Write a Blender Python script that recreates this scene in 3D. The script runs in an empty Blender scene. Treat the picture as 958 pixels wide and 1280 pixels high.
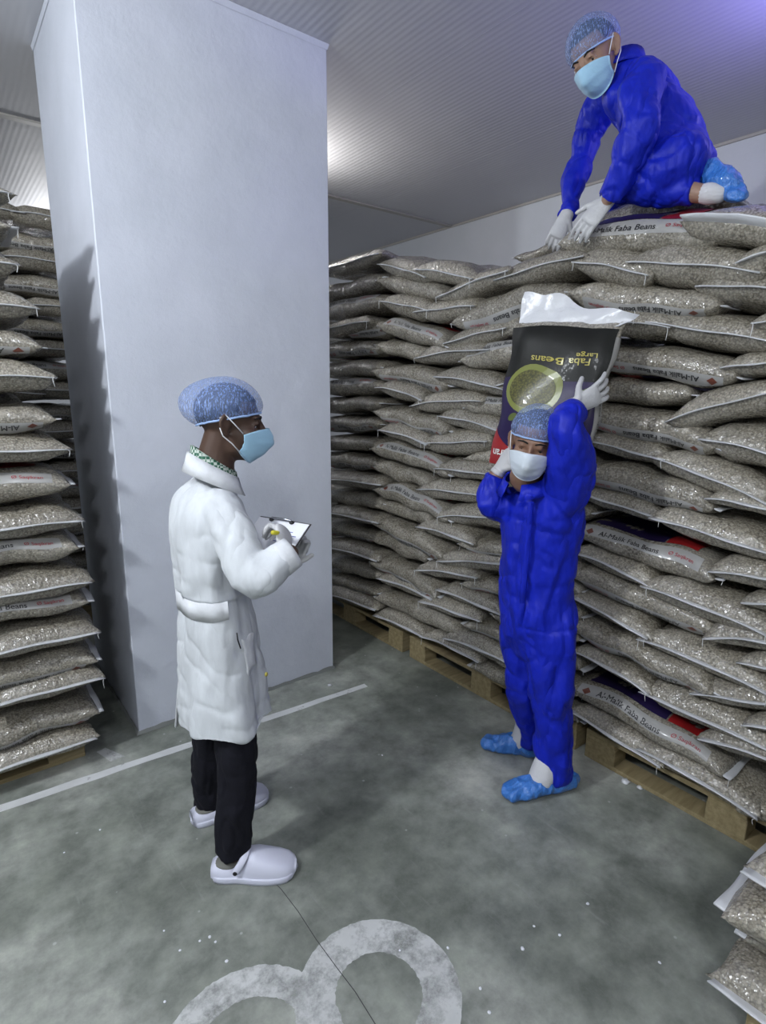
import bpy, bmesh, math, random
import numpy as np
from mathutils import Vector, Matrix, noise
random.seed(7)
PI = math.pi
C = bpy.context.scene.collection
SC = bpy.context.scene
# ------------------------------------------------------------------ camera
cam_data = bpy.data.cameras.new('camera')
cam = bpy.data.objects.new('camera', cam_data); C.objects.link(cam); SC.camera = cam
PITCH, YAW, ROLL, EYE = math.atan(155/722.), math.radians(37.9), math.radians(0.5), 1.65
fw = Vector((math.sin(YAW)*math.cos(PITCH), math.cos(YAW)*math.cos(PITCH), -math.sin(PITCH)))
rt = Vector((math.cos(YAW), -math.sin(YAW), 0)); up = rt.cross(fw)
rt, up = rt*math.cos(ROLL)+up*math.sin(ROLL), up*math.cos(ROLL)-rt*math.sin(ROLL)
cam.matrix_world = Matrix(((rt.x, up.x, -fw.x, 0), (rt.y, up.y, -fw.y, 0), (rt.z, up.z, -fw.z, EYE), (0, 0, 0, 1)))
cam_data.sensor_fit = 'VERTICAL'; cam_data.sensor_height = 24.0
cam_data.lens = 24.0*715.0/1280.0; cam_data.clip_start = 0.02
# ------------------------------------------------------------------ world, lights, exposure
W = bpy.data.worlds.new('world'); SC.world = W; W.use_nodes = True
W.node_tree.nodes['Background'].inputs[0].default_value = (0.5, 0.55, 0.65, 1)
W.node_tree.nodes['Background'].inputs[1].default_value = 0.02
def lamp(name, loc, target, power, size, color, spread=180):
    d = bpy.data.lights.new(name, 'AREA'); d.energy = power; d.color = color
    d.shape = 'RECTANGLE'; d.size, d.size_y = size; d.spread = math.radians(spread)
    o = bpy.data.objects.new(name, d); C.objects.link(o); o.location = loc
    o.rotation_euler = (Vector(target)-Vector(loc)).to_track_quat('-Z', 'Y').to_euler(); return o
def bulb(name, loc, power, radius, color):
    d = bpy.data.lights.new(name, 'POINT'); d.energy = power; d.color = color; d.shadow_soft_size = radius
    o = bpy.data.objects.new(name, d); C.objects.link(o); o.location = loc; return o
bulb('key_lamp', (-1.35, 1.55, 2.92), 128, .09, (0.90, 0.95, 1.0))
bulb('front_lamp', (-0.75, -0.65, 2.90), 66, .12, (0.91, 0.95, 1.0))
bulb('room_fill', (0.9, -2.4, 2.9), 24, .18, (0.92, 0.95, 1.0))  # added fill light behind the camera on the right, no lamp seen there
bulb('far_lamp', (1.2, 7.2, 2.8), 30, .15, (0.97, 0.98, 1.0))
lamp('back_lamp', (2.05, 4.05, 3.05), (2.3, 3.7, 3.28), 9, (0.5, 0.12), (1.0, 0.97, 0.92))
lamp('violet_lamp', (3.0, 0.75, 2.85), (2.8, 1.2, 3.28), 7.0, (0.5, 0.1), (0.32, 0.28, 1.0))
SC.view_settings.view_transform = 'Standard'; SC.view_settings.look = 'None'
SC.view_settings.exposure = 0.42; SC.view_settings.gamma = 1.0; SC.view_settings.use_curve_mapping = False
# ------------------------------------------------------------------ material helpers
def nt(m): return m.node_tree.nodes, m.node_tree.links
def mat(name, col=(.5, .5, .5), rough=.6, metal=0, spec=.5, coat=0, coat_rough=.1, sheen=0):
    m = bpy.data.materials.new(name); m.use_nodes = True
    b = m.node_tree.nodes['Principled BSDF']
    b.inputs['Base Color'].default_value = (*col, 1); b.inputs['Roughness'].default_value = rough
    b.inputs['Metallic'].default_value = metal; b.inputs['Specular IOR Level'].default_value = spec
    b.inputs['Coat Weight'].default_value = coat; b.inputs['Coat Roughness'].default_value = coat_rough
    b.inputs['Sheen Weight'].default_value = sheen
    return m
def node(m, t, **kw):
    n = m.node_tree.nodes.new(t)
    for k, v in kw.items():
        if k in n.inputs: n.inputs[k].default_value = v
        else: setattr(n, k, v)
    return n
def coords(m, kind='Object', scale=(1, 1, 1), rot=(0, 0, 0)):
    t = node(m, 'ShaderNodeTexCoord'); mp = node(m, 'ShaderNodeMapping')
    mp.inputs['Scale'].default_value = scale; mp.inputs['Rotation'].default_value = rot
    m.node_tree.links.new(t.outputs[kind], mp.inputs[0]); return mp.outputs[0]
def ramp(m, src, stops):
    r = node(m, 'ShaderNodeValToRGB'); e = r.color_ramp.elements
    e[0].position, e[1].position = stops[0][0], stops[-1][0]
    e[0].color = (*stops[0][1], 1); e[1].color = (*stops[-1][1], 1)
    for p, c in stops[1:-1]: x = e.new(p); x.color = (*c, 1)
    m.node_tree.links.new(src, r.inputs[0]); return r.outputs[0]
def bsdf(m): return m.node_tree.nodes['Principled BSDF']
def link(m, a, b): m.node_tree.links.new(a, b)
def bump(m, src, strength, dist, to='Normal', prev=None):
    b = node(m, 'ShaderNodeBump'); b.inputs['Strength'].default_value = strength; b.inputs['Distance'].default_value = dist
    link(m, src, b.inputs['Height'])
    if prev: link(m, prev, b.inputs['Normal'])
    link(m, b.outputs[0], bsdf(m).inputs[to]); return b.outputs[0]
def noise_t(m, co, scale, detail=4, rough=.55):
    n = node(m, 'ShaderNodeTexNoise'); n.inputs['Scale'].default_value = scale
    n.inputs['Detail'].default_value = detail; n.inputs['Roughness'].default_value = rough
    link(m, co, n.inputs['Vector']); return n.outputs[0]
def mixc(m, fac, a, b, mode='MIX'):
    n = node(m, 'ShaderNodeMix', data_type='RGBA', blend_type=mode)
    for s, v in ((0, fac), (6, a), (7, b)):
        if isinstance(v, (float, int)): n.inputs[s].default_value = v
        elif isinstance(v, tuple): n.inputs[s].default_value = (*v, 1)
        else: link(m, v, n.inputs[s])
    return n.outputs[2]
M = {}
# beans in clear film
def bean_mat(name, tint=1.0):
    m = mat(name, rough=.75, spec=.25)
    co = coords(m); v = node(m, 'ShaderNodeTexVoronoi', feature='F1'); v.inputs['Scale'].default_value = 150
    link(m, co, v.inputs['Vector'])
    sep = node(m, 'ShaderNodeSeparateColor'); link(m, v.outputs['Color'], sep.inputs[0])
    k = tint
    tones = ramp(m, sep.outputs[0], [(0, (.19*k, .165*k, .12*k)), (.45, (.29*k, .26*k, .20*k)), (1, (.42*k, .385*k, .31*k))])
    gaps = ramp(m, v.outputs['Distance'], [(0, (1, 1, 1)), (.45, (1, 1, 1)), (.85, (.45, .45, .45))])
    base = mixc(m, 1.0, tones, gaps, 'MULTIPLY')
    big = noise_t(m, co, 6, 3); veil = ramp(m, big, [(.35, (0, 0, 0)), (.75, (.30, .30, .30))])
    base2 = mixc(m, veil, base, (.46, .44, .40))
    oi = node(m, 'ShaderNodeObjectInfo'); var = ramp(m, oi.outputs['Random'], [(0, (.84, .84, .84)), (1, (1.1, 1.1, 1.1))])
    link(m, mixc(m, 1.0, base2, var, 'MULTIPLY'), bsdf(m).inputs['Base Color'])
    bump(m, v.outputs['Distance'], .35, .003)
    bsdf(m).inputs['Coat Weight'].default_value = 1.0; bsdf(m).inputs['Coat IOR'].default_value = 1.75; bsdf(m).inputs['Coat Roughness'].default_value = .12
    co2 = coords(m, scale=(1.3, 1.3, .8))
    w = noise_t(m, co2, 17, 3.5, .62); b2 = node(m, 'ShaderNodeBump'); b2.inputs['Strength'].default_value = 1.0; b2.inputs['Distance'].default_value = .022
    link(m, w, b2.inputs['Height']); link(m, b2.outputs[0], bsdf(m).inputs['Coat Normal'])
    return m
M['beans'] = bean_mat('beans_in_clear_film', .86)
M['seam'] = mat('clear_film_seam', (.66, .67, .69), .3, spec=.6, coat=.6)
bsdf(M['seam']).inputs['Alpha'].default_value = .8
M['thread'] = mat('white_thread', (.75, .75, .74), .7)
M['white_film'] = mat('white_film', (.68, .69, .72), .28, coat=.6)
_w = noise_t(M['white_film'], coords(M['white_film'], scale=(1, 1, 1)), 22, 3); bump(M['white_film'], _w, .6, .01)
M['band'] = mat('white_printed_band', (.52, .52, .51), .4, coat=.4); bsdf(M['band']).inputs['Alpha'].default_value = .58
M['ink'] = mat('black_ink', (.012, .012, .014), .4)
M['red_ink'] = mat('red_ink', (.30, .015, .03), .4)
M['brown_ink'] = mat('brown_red_ink', (.13, .035, .02), .4)
M['purple_print'] = mat('purple_print', (.020, .012, .060), .45, spec=.25, coat=.12, coat_rough=.2)
M['red_print'] = mat('red_print', (.30, .012, .014), .4, coat=.25, coat_rough=.2)
M['yellow_print'] = mat('yellow_print', (.50, .46, .12), .3, coat=.5)
M['gold_print'] = mat('gold_print', (.42, .36, .06), .3, coat=.5)
M['olive_print'] = mat('olive_print', (.09, .085, .03), .4, coat=.15)
_c = coords(M['olive_print']); _v = node(M['olive_print'], 'ShaderNodeTexVoronoi'); _v.inputs['Scale'].default_value = 130
link(M['olive_print'], _c, _v.inputs['Vector'])
link(M['olive_print'], ramp(M['olive_print'], _v.outputs['Distance'], [(0, (.16, .15, .03)), (.8, (.04, .04, .01))]), bsdf(M['olive_print']).inputs['Base Color'])
M['rim_print'] = mat('green_bowl_print', (.19, .21, .045), .3, coat=.15)
M['dark_print'] = mat('dark_print', (.010, .0105, .009), .45, spec=.25, coat=.12, coat_rough=.15)
_w = noise_t(M['dark_print'], coords(M['dark_print']), 14, 3); bump(M['dark_print'], _w, .5, .012, 'Coat Normal')
M['leaf_print'] = mat('leaf_print', (.10, .13, .03), .3, coat=.5)
M['white_ink'] = mat('white_ink', (.75, .75, .72), .4)
# wood
m = M['wood'] = mat('pallet_wood', (.4, .3, .15), .75)
_c = coords(m, scale=(2, 14, 14)); link(m, ramp(m, noise_t(m, _c, 3, 5), [(.3, (.20, .155, .075)), (.7, (.33, .265, .145))]), bsdf(m).inputs['Base Color'])
# plaster walls
def plaster(name, a, b, scale=2.2):
    m = mat(name, a, .55, spec=.35); co = coords(m)
    link(m, ramp(m, noise_t(m, co, scale, 6, .65), [(.3, a), (.7, b)]), bsdf(m).inputs['Base Color'])
    nrm = bump(m, noise_t(m, co, 55, 5, .7), .28, .006)
    bump(m, noise_t(m, co, 4, 3, .5), .35, .03, prev=nrm)
    return m
M['column'] = plaster('painted_column_plaster', (.61, .64, .71), (.69, .715, .795))
M['wall'] = plaster('painted_wall', (.62, .65, .68), (.67, .69, .73))
# floor
m = M['floor'] = mat('worn_concrete', (.3, .3, .3), .45, spec=.4); co = coords(m)
n1 = noise_t(m, co, 1.1, 8, .62); n2 = noise_t(m, co, 7, 8, .7)
c1 = ramp(m, n1, [(.38, (.145, .158, .136)), (.5, (.235, .250, .222)), (.61, (.37, .38, .345))])
c2 = ramp(m, n2, [(.32, (.62, .63, .62)), (.50, (1, 1, 1)), (.68, (1.35, 1.35, 1.32))])
base = mixc(m, 1.0, c1, c2, 'MULTIPLY')
sc_ = coords(m, scale=(9, 1.1, 1), rot=(0, 0, .65)); n3 = noise_t(m, sc_, 3, 6, .7)
base = mixc(m, ramp(m, n3, [(.60, (0, 0, 0)), (.78, (.30, .30, .30))]), base, (.42, .43, .42))
v = node(m, 'ShaderNodeTexVoronoi'); v.inputs['Scale'].default_value = 9; link(m, co, v.inputs['Vector'])
base = mixc(m, ramp(m, v.outputs['Distance'], [(.035, (.6, .6, .6)), (.06, (0, 0, 0))]), base, (.5, .5, .49))
link(m, base, bsdf(m).inputs['Base Color'])
link(m, ramp(m, n2, [(.3, (.34, .34, .34)), (.7, (.6, .6, .6))]), bsdf(m).inputs['Roughness'])
bump(m, noise_t(m, co, 14, 8, .7), .3, .006)
def worn_paint(name, col, lo, hi, scale=9):
    m = mat(name, col, .5); co = coords(m, 'Object')
    link(m, ramp(m, noise_t(m, co, scale, 8, .75), [(lo, (0, 0, 0)), (hi, (1, 1, 1))]), bsdf(m).inputs['Alpha'])
    link(m, ramp(m, noise_t(m, co, 5, 6, .7), [(.3, tuple(c*.78 for c in col)), (.7, col)]), bsdf(m).inputs['Base Color']); return m
M['line_paint'] = worn_paint('worn_line_paint', (.68, .69, .69), .30, .40, 11)
M['mark_paint'] = worn_paint('worn_marking_paint', (.60, .61, .60), .28, .56, 8)
M['crack'] = mat('crack', (.05, .05, .05), .9)
# ceiling
m = M['ceiling'] = mat('ribbed_white_metal', (.62, .62, .65), .58, metal=.05, spec=.5); co = coords(m)
wv = node(m, 'ShaderNodeTexWave', wave_type='BANDS', bands_direction='X', wave_profile='SIN'); wv.inputs['Scale'].default_value = 9.0
wv.inputs['Distortion'].default_value = .25; wv.inputs['Detail Scale'].default_value = .6; link(m, co, wv.inputs['Vector'])
nrm = bump(m, wv.outputs['Fac'], .13, .006)
bump(m, noise_t(m, co, 3, 3), .25, .02, prev=nrm)
M['seam_metal'] = mat('ceiling_joint', (.45, .43, .40), .5)
# cloth
def cloth(name, col, rough=.8, sheen=.2, weave=0, scale=(1, 1, 1), amp=.02, nscale=14, crease=None):
    m = mat(name, col, rough, sheen=sheen, spec=.3); co = coords(m, scale=scale)
    n = noise_t(m, co, nscale, 4, .55)
    link(m, ramp(m, n, [(.3, tuple(c*.86 for c in col)), (.7, tuple(min(1, c*1.08) for c in col))]), bsdf(m).inputs['Base Color'])
    pr = bump(m, n, .5, amp*.5)
    if crease:
        cz = coords(m, scale=crease[1]); nn_ = noise_t(m, cz, crease[0], 2.5, .5); dv = node(m, 'ShaderNodeMath', operation='SUBTRACT'); link(m, nn_, dv.inputs[0]); dv.inputs[1].default_value = .5
        ab = node(m, 'ShaderNodeMath', operation='ABSOLUTE'); link(m, dv.outputs[0], ab.inputs[0]); pw = node(m, 'ShaderNodeMath', operation='POWER'); link(m, ab.outputs[0], pw.inputs[0]); pw.inputs[1].default_value = 1.0
        bump(m, pw.outputs[0], crease[2], crease[3], prev=pr)
    return m
M['blue'] = cloth('blue_coverall_cloth', (.005, .017, .46), .5, 0, scale=(1.6, 1.6, .8), crease=(8, (1, 1, .5), .9, .07))
M['coat'] = cloth('white_coat_cloth', (.62, .645, .67), .8, 0, scale=(1.8, 1.8, .6), nscale=9, amp=.015, crease=(7, (1, 1, .4), .8, .05))
M['coat_trim'] = cloth('white_coat_trim', (.68, .695, .72), .7, 0)
M['trouser'] = cloth('dark_navy_trousers', (.005, .005, .010), .9, 0)
M['skin_dark'] = mat('dark_skin', (.075, .040, .026), .5); M['skin_mid'] = mat('brown_skin', (.23, .125, .08), .5)
M['skin_tan'] = mat('tan_skin', (.33, .20, .14), .5)
M['hair'] = mat('black_hair', (.008, .007, .007), .8)
_h = noise_t(M['hair'], coords(M['hair'], scale=(1, 1, 1)), 180, 3); bump(M['hair'], _h, 1, .004)
m = M['net'] = mat('blue_net_film', (.20, .34, .72), .6, sheen=.2)
_c = coords(m, scale=(1, 1, .22)); w_ = noise_t(m, _c, 230, 3, .7)
link(m, ramp(m, w_, [(.35, (.30, .30, .30)), (.55, (.42, .42, .42)), (.68, (.80, .80, .80))]), bsdf(m).inputs['Alpha'])
link(m, ramp(m, w_, [(.4, (.14, .25, .58)), (.66, (.38, .50, .80))]), bsdf(m).inputs['Base Color'])
bump(m, noise_t(m, coords(m, scale=(1, 1, .5)), 40, 3), .6, .01)
M['net_rim'] = mat('blue_net_elastic', (.35, .50, .80), .6)
M['mask'] = mat('pale_blue_mask', (.36, .60, .78), .75, sheen=.2); M['mask_white'] = mat('white_mask', (.62, .68, .74), .75, sheen=.2)
for k in ('mask', 'mask_white'):
    bump(M[k], noise_t(M[k], coords(M[k], scale=(1, 1, 3)), 16, 3), .5, .006)
M['strap'] = mat('white_elastic', (.75, .76, .78), .7)
M['glove'] = mat('pale_latex_glove', (.52, .52, .53), .45, spec=.5)
bump(M['glove'], noise_t(M['glove'], coords(M['glove']), 60, 3), .5, .004)
m = M['cover'] = mat('blue_shoe_cover_film', (.045, .20, .62), .3, spec=.6, coat=.4)
bump(m, noise_t(m, coords(m, scale=(1, 2, 1)), 30, 4), .9, .014)
M['sock'] = mat('white_knit_sock', (.62, .62, .64), .9); bump(M['sock'], noise_t(M['sock'], coords(M['sock'], scale=(1, 1, 5)), 30, 2), .6, .004)
M['clog'] = mat('white_clog_foam', (.62, .63, .74), .45, spec=.4); M['clog_in'] = mat('grey_clog_lining', (.16, .16, .14), .8)
M['black'] = mat('black_plastic', (.01, .01, .012), .4); M['metal'] = mat('clip_metal', (.55, .56, .58), .25, metal=1)
M['paper'] = mat('white_paper', (.78, .79, .84), .7); M['board'] = mat('dark_clipboard_board', (.05, .045, .05), .5)
M['eye'] = mat('eye_white', (.55, .52, .5), .2); M['iris'] = mat('dark_iris', (.01, .008, .006), .15)
m = M['gingham'] = mat('green_gingham', (.1, .3, .2), .8)
ck = node(m, 'ShaderNodeTexChecker'); ck.inputs['Scale'].default_value = 110; ck.inputs[1].default_value = (.015, .10, .055, 1); ck.inputs[2].default_value = (.50, .56, .50, 1)
link(m, coords(m), ck.inputs[0]); link(m, ck.outputs[0], bsdf(m).inputs['Base Color'])
M['yellow'] = mat('yellow_pen', (.55, .50, .03), .4); M['pen_blue'] = mat('blue_ink', (.08, .10, .35), .5)
# ------------------------------------------------------------------ object helpers
def mesh_obj(name, verts, faces, material, parent=None, smooth=True, mw=None):
    me = bpy.data.meshes.new(name); me.from_pydata([tuple(v) for v in verts], [], faces); me.update()
    if smooth: me.polygons.foreach_set('use_smooth', [True]*len(me.polygons))
    me.materials.append(material)
    o = bpy.data.objects.new(name, me); C.objects.link(o)
    if parent: o.parent = parent
    return o
def tag(o, label=None, cat=None, group=None, kind=None):
    if label: o['label'] = label
    if cat: o['category'] = cat
    if group: o['group'] = group
    if kind: o['kind'] = kind
    return o
def empty(name, loc, label, cat, group=None, rot=None):
    o = bpy.data.objects.new(name, None); C.objects.link(o); o.location = loc; o.empty_display_size = .1
    if rot is not None: o.rotation_euler = rot
    return tag(o, label, cat, group)
def box_geo(x0, x1, y0, y1, z0, z1, bev=0.0):
    bm = bmesh.new(); bmesh.ops.create_cube(bm, size=1)
    for v in bm.verts: v.co = Vector((x0+(v.co.x+.5)*(x1-x0), y0+(v.co.y+.5)*(y1-y0), z0+(v.co.z+.5)*(z1-z0)))
    if bev: bmesh.ops.bevel(bm, geom=bm.edges[:], offset=bev, segments=1, affect='EDGES')
    return bm
def bm_obj(name, bm, material, parent=None, smooth=False, recalc=True):
    if recalc: bmesh.ops.recalc_face_normals(bm, faces=bm.faces[:])
    me = bpy.data.meshes.new(name); bm.to_mesh(me); bm.free(); me.materials.append(material)
    if smooth: me.polygons.foreach_set('use_smooth', [True]*len(me.polygons))
    o = bpy.data.objects.new(name, me); C.objects.link(o)
    if parent: o.parent = parent
    return o
def box(name, x0, x1, y0, y1, z0, z1, material, parent=None, bev=0.0):
    return bm_obj(name, box_geo(x0, x1, y0, y1, z0, z1, bev), material, parent)
def local(pts, root):
    L = Vector(root.location); return [Vector(p)-L for p in pts]
def tube_geo(pts, rad, n=6, verts=None, faces=None):
    verts = [] if verts is None else verts; faces = [] if faces is None else faces
    pts = [Vector(p) for p in pts]; b = len(verts); k = len(pts)
    if not hasattr(rad, '__len__'): rad = [rad]*k
    nrm = None
    for i, p in enumerate(pts):
        t = (pts[min(i+1, k-1)]-pts[max(i-1, 0)]).normalized()
        if nrm is None: nrm = t.orthogonal().normalized()
        else: nrm = (nrm-t*nrm.dot(t)).normalized()
        bi = t.cross(nrm)
        for j in range(n):
            a = 2*PI*j/n; verts.append(p+(nrm*math.cos(a)+bi*math.sin(a))*rad[i])
    for i in range(k-1):
        for j in range(n):
            faces.append((b+i*n+j, b+i*n+(j+1) % n, b+(i+1)*n+(j+1) % n, b+(i+1)*n+j))
    faces.append(tuple(b+j for j in range(n))[::-1]); faces.append(tuple(b+(k-1)*n+j for j in range(n)))
    return verts, faces
def tube(name, pts, rad, material, parent=None, n=6):
    v, f = tube_geo(pts, rad, n); return mesh_obj(name, v, f, material, parent)
# ------------------------------------------------------------------ the room
floor = tag(box('floor', -4.2, 4.4, -5, 9, -.1, 0, M['floor']), kind='structure')
ceil = tag(box('ceiling', -4.2, 4.4, -5, 9, 3.30, 3.4, M['wall']), kind='structure')
for x in np.arange(-4.2, 4.3, 1.075):
    for y0, y1 in ((-5, 4.555), (4.565, 9)):
        box('ceiling_panel', x+.001, x+1.074, y0, y1, 3.28, 3.30, M['ceiling'], ceil)
tag(box('trim_1', -4.2, 4.4, 4.53, 4.59, 3.268, 3.281, M['seam_metal'], bev=.003), kind='structure')
tag(box('wall_right', 4.4, 4.5, -5, 9, 0, 3.28, M['wall']), kind='structure')
tag(box('wall_left', -4.3, -4.2, -5, 9, 0, 3.28, M['wall']), kind='structure')
tag(box('wall_back', -4.3, 4.5, 9, 9.1, 0, 3.28, M['wall']), kind='structure')
tag(box('wall_front', -4.3, 4.5, -5.1, -5, 0, 3.28, M['wall']), kind='structure')
tag(box('trim_2', 4.385, 4.4, -5, 9, 3.262, 3.281, M['seam_metal']), kind='structure')
# insulated column
bm = bmesh.new(); bmesh.ops.create_grid(bm, x_segments=1, y_segments=1, size=1); bm.free()
bm = box_geo(.604, 1.724, 2.69, 3.60, -.002, 3.279, .004)
col = tag(bm_obj('wall_pillar', bm, M['column']), kind='structure')
col.name = 'trim_3'
# base edge of the pillar: ragged plaster foot
v = []; f = []
path = [(.60, 3.60), (.60, 2.686), (1.728, 2.686), (1.728, 3.60)]
pts = []
for a, b in zip(path, path[1:]):
    for k in range(30): pts.append((a[0]+(b[0]-a[0])*k/30, a[1]+(b[1]-a[1])*k/30))
for i, (x, y) in enumerate(pts):
    r = .006+.010*random.random(); cx, cy = x-1.164, y-3.145; l = math.hypot(cx, cy)
    v += [(x, y, .012+.012*random.random()), (x+cx/l*r, y+cy/l*r, .0015)]
    if i: k = len(v); f.append((k-4, k-3, k-1, k-2))
M['footing'] = mat('rough_grey_footing', (.20, .21, .20), .9)
tag(mesh_obj('baseboard_pillar', v, f, M['footing'], smooth=False), kind='structure')
v = [(.596, 2.680, 3.279), (1.732, 2.680, 3.279), (1.732, 3.61, 3.279), (.596, 3.61, 3.279), (.602, 2.688, 3.255), (1.726, 2.688, 3.255), (1.726, 3.602, 3.255), (.602, 3.602, 3.255)]
tag(mesh_obj('trim_4', v, [(0, 1, 5, 4), (1, 2, 6, 5), (2, 3, 7, 6), (3, 0, 4, 7)], M['column'], smooth=False), kind='structure')
# ------------------------------------------------------------------ floor markings (paint, 1 mm proud)
def flat(name, outline_faces, material, label, cat, z=.0012):
    v, f = outline_faces
    return tag(mesh_obj(name, [(x, y, z) for x, y in v], f, material, smooth=False), label, cat)
def strip(p0, p1, w0, w1, n=30, jit=.003):
    v, f = [], []; d = Vector((p1[0]-p0[0], p1[1]-p0[1])); nr = Vector((-d.y, d.x)).normalized()
    for i in range(n+1):
        t = i/n; w = w0+(w1-w0)*t; p = Vector(p0)+d*t
        a = p+nr*(w/2+random.uniform(-jit, jit)); b = p-nr*(w/2+random.uniform(-jit, jit)); v += [tuple(a), tuple(b)]
        if i: f.append((2*i-2, 2*i-1, 2*i+1, 2*i))
    return v, f
flat('floor_line', strip((-1.2, 2.56), (1.76, 2.405), .052, .040), M['line_paint'], 'straight white painted line on the floor in front of the pillar', 'floor line')
def ring(cx, cy, ri, ro, a0, a1, n=110, ex=1.0, rot=0):
    v, f = [], []
    for i in range(n+1):
        a = a0+(a1-a0)*i/n
        for r in (ri, ro):
            r2 = r+random.uniform(-.0022, .0022); x, y = r2*math.cos(a)*ex, r2*math.sin(a)
            v.append((cx+x*math.cos(rot)-y*math.sin(rot), cy+x*math.sin(rot)+y*math.cos(rot)))
        if i: f.append((2*i-2, 2*i-1, 2*i+1, 2*i))
    return v, f
flat('floor_marking', ring(.784, 1.007, .122, .231, 0, 2*PI), M['mark_paint'], 'worn white painted ring on the floor at the bottom, the right one', 'floor marking')
flat('floor_marking', ring(.435, 1.078, .150, .240, math.radians(-75), math.radians(190)), M['mark_paint'], 'worn white painted arc on the floor, left of the full ring', 'floor marking', z=.0016)
flat('floor_patch', ([(.405, 2.66), (.445, 2.67), (.50, 2.55), (.44, 2.545)], [(0, 3, 2, 1)]), M['mark_paint'], 'small pale paint patch on floor beside the left pallet corner', 'floor marking')
ck = [(0.7233, 1.5324, 0.0000), (0.7312, 1.4780, 0.0000), (0.7320, 1.3712, 0.0000), (0.7291, 1.2528, 0.0000), (0.7327, 1.1469, 0.0000), (0.7373, 1.0520, 0.0000), (0.7296, 0.9490, 0.0000)]
v, f = [], []
for i, p in enumerate(ck):
    p = Vector(p[:2])+Vector((random.uniform(-.002, .002), 0)); v += [(p.x-.0012, p.y, .0022), (p.x+.0012, p.y, .0022)]
    if i: f.append((2*i-2, 2*i-1, 2*i+1, 2*i))
tag(mesh_obj('floor_crack', v, f, M['crack'], smooth=False), 'thin dark crack in the concrete running from the front clog', 'crack')
# spilt crumbs, counted one by one where they show
crumbs = [(782, 978, .022), (800, 985, .014), (560, 1186, .006), (283, 1202, .006), (250, 1176, .005), (262, 1172, .006), (270, 1178, .005), (205, 1164, .004), (225, 1188, .005), (500, 1188, .004),
          (653, 1186, .008), (700, 1170, .006), (735, 1130, .007), (825, 1204, .006), (612, 1266, .006), (668, 1158, .005), (600, 1236, .006), (412, 857, .014), (478, 944, .006), (125, 1038, .006), (206, 1253, .005), (80, 1066, .004)]
CL = {0: 'crumpled white scrap of film on the floor, larger of two by the right pallet', 1: 'small crumpled scrap of film beside a larger one by the right pallet', 17: 'white scrap on the floor at the foot of the pillar',
 2: 'white crumb on bare concrete just right of the full painted ring', 9: 'tiny crumb on the upper part of the full painted ring', 10: 'largest white crumb on the open floor below the standing worker', 11: 'white crumb right of the largest one on the open floor',
 12: 'white crumb on the open floor, nearest to the right stack', 13: 'white crumb on the floor, nearest to the bottom right pile', 14: 'white crumb at the bottom edge, right of the full ring', 15: 'tiny crumb just above the largest one on the open floor',
 16: 'tiny crumb close beside the right edge of the full ring', 18: 'white crumb on the shaded floor between the two standing men', 19: 'white crumb left of the rear clog, below the painted line', 20: 'tiny crumb on the floor just outside the left painted arc', 21: 'tiny white crumb on the floor farthest left, below the painted line'}
CR = [(2.167, 1.064), (2.182, 1.007), (1.031, 0.987), (0.485, 1.355), (0.447, 1.465), (0.474, 1.457), (0.483, 1.431), (0.37, 1.564), (0.388, 1.471), (0.912, 1.071), (1.21, 0.85), (1.336, 0.806), (1.505, 0.818), (1.498, 0.574), (0.993, 0.787), (1.299, 0.875), (1.02, 0.847), (1.592, 2.527), (1.444, 1.845), (0.308, 2.132), (0.305, 1.348), (0.18, 2.094)]
for i, ((x, y, r), p) in enumerate(zip(crumbs, CR)):
    bm = bmesh.new(); bmesh.ops.create_icosphere(bm, subdivisions=2, radius=r)
    for q in bm.verts:
        q.co *= .75+.5*noise.noise(q.co*90+Vector((i, 0, 0))); q.co.z *= .5
    o = bm_obj('crumb', bm, M['white_film'] if r > .01 else M['paper'], None, True); o.location = (p[0], p[1], r*.28)
    tag(o, CL.get(i, 'tiny white crumb in the cluster above the left painted arc'), 'crumb' if r < .01 else 'scrap', None if i in CL else 'white crumbs above the left painted arc')
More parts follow.
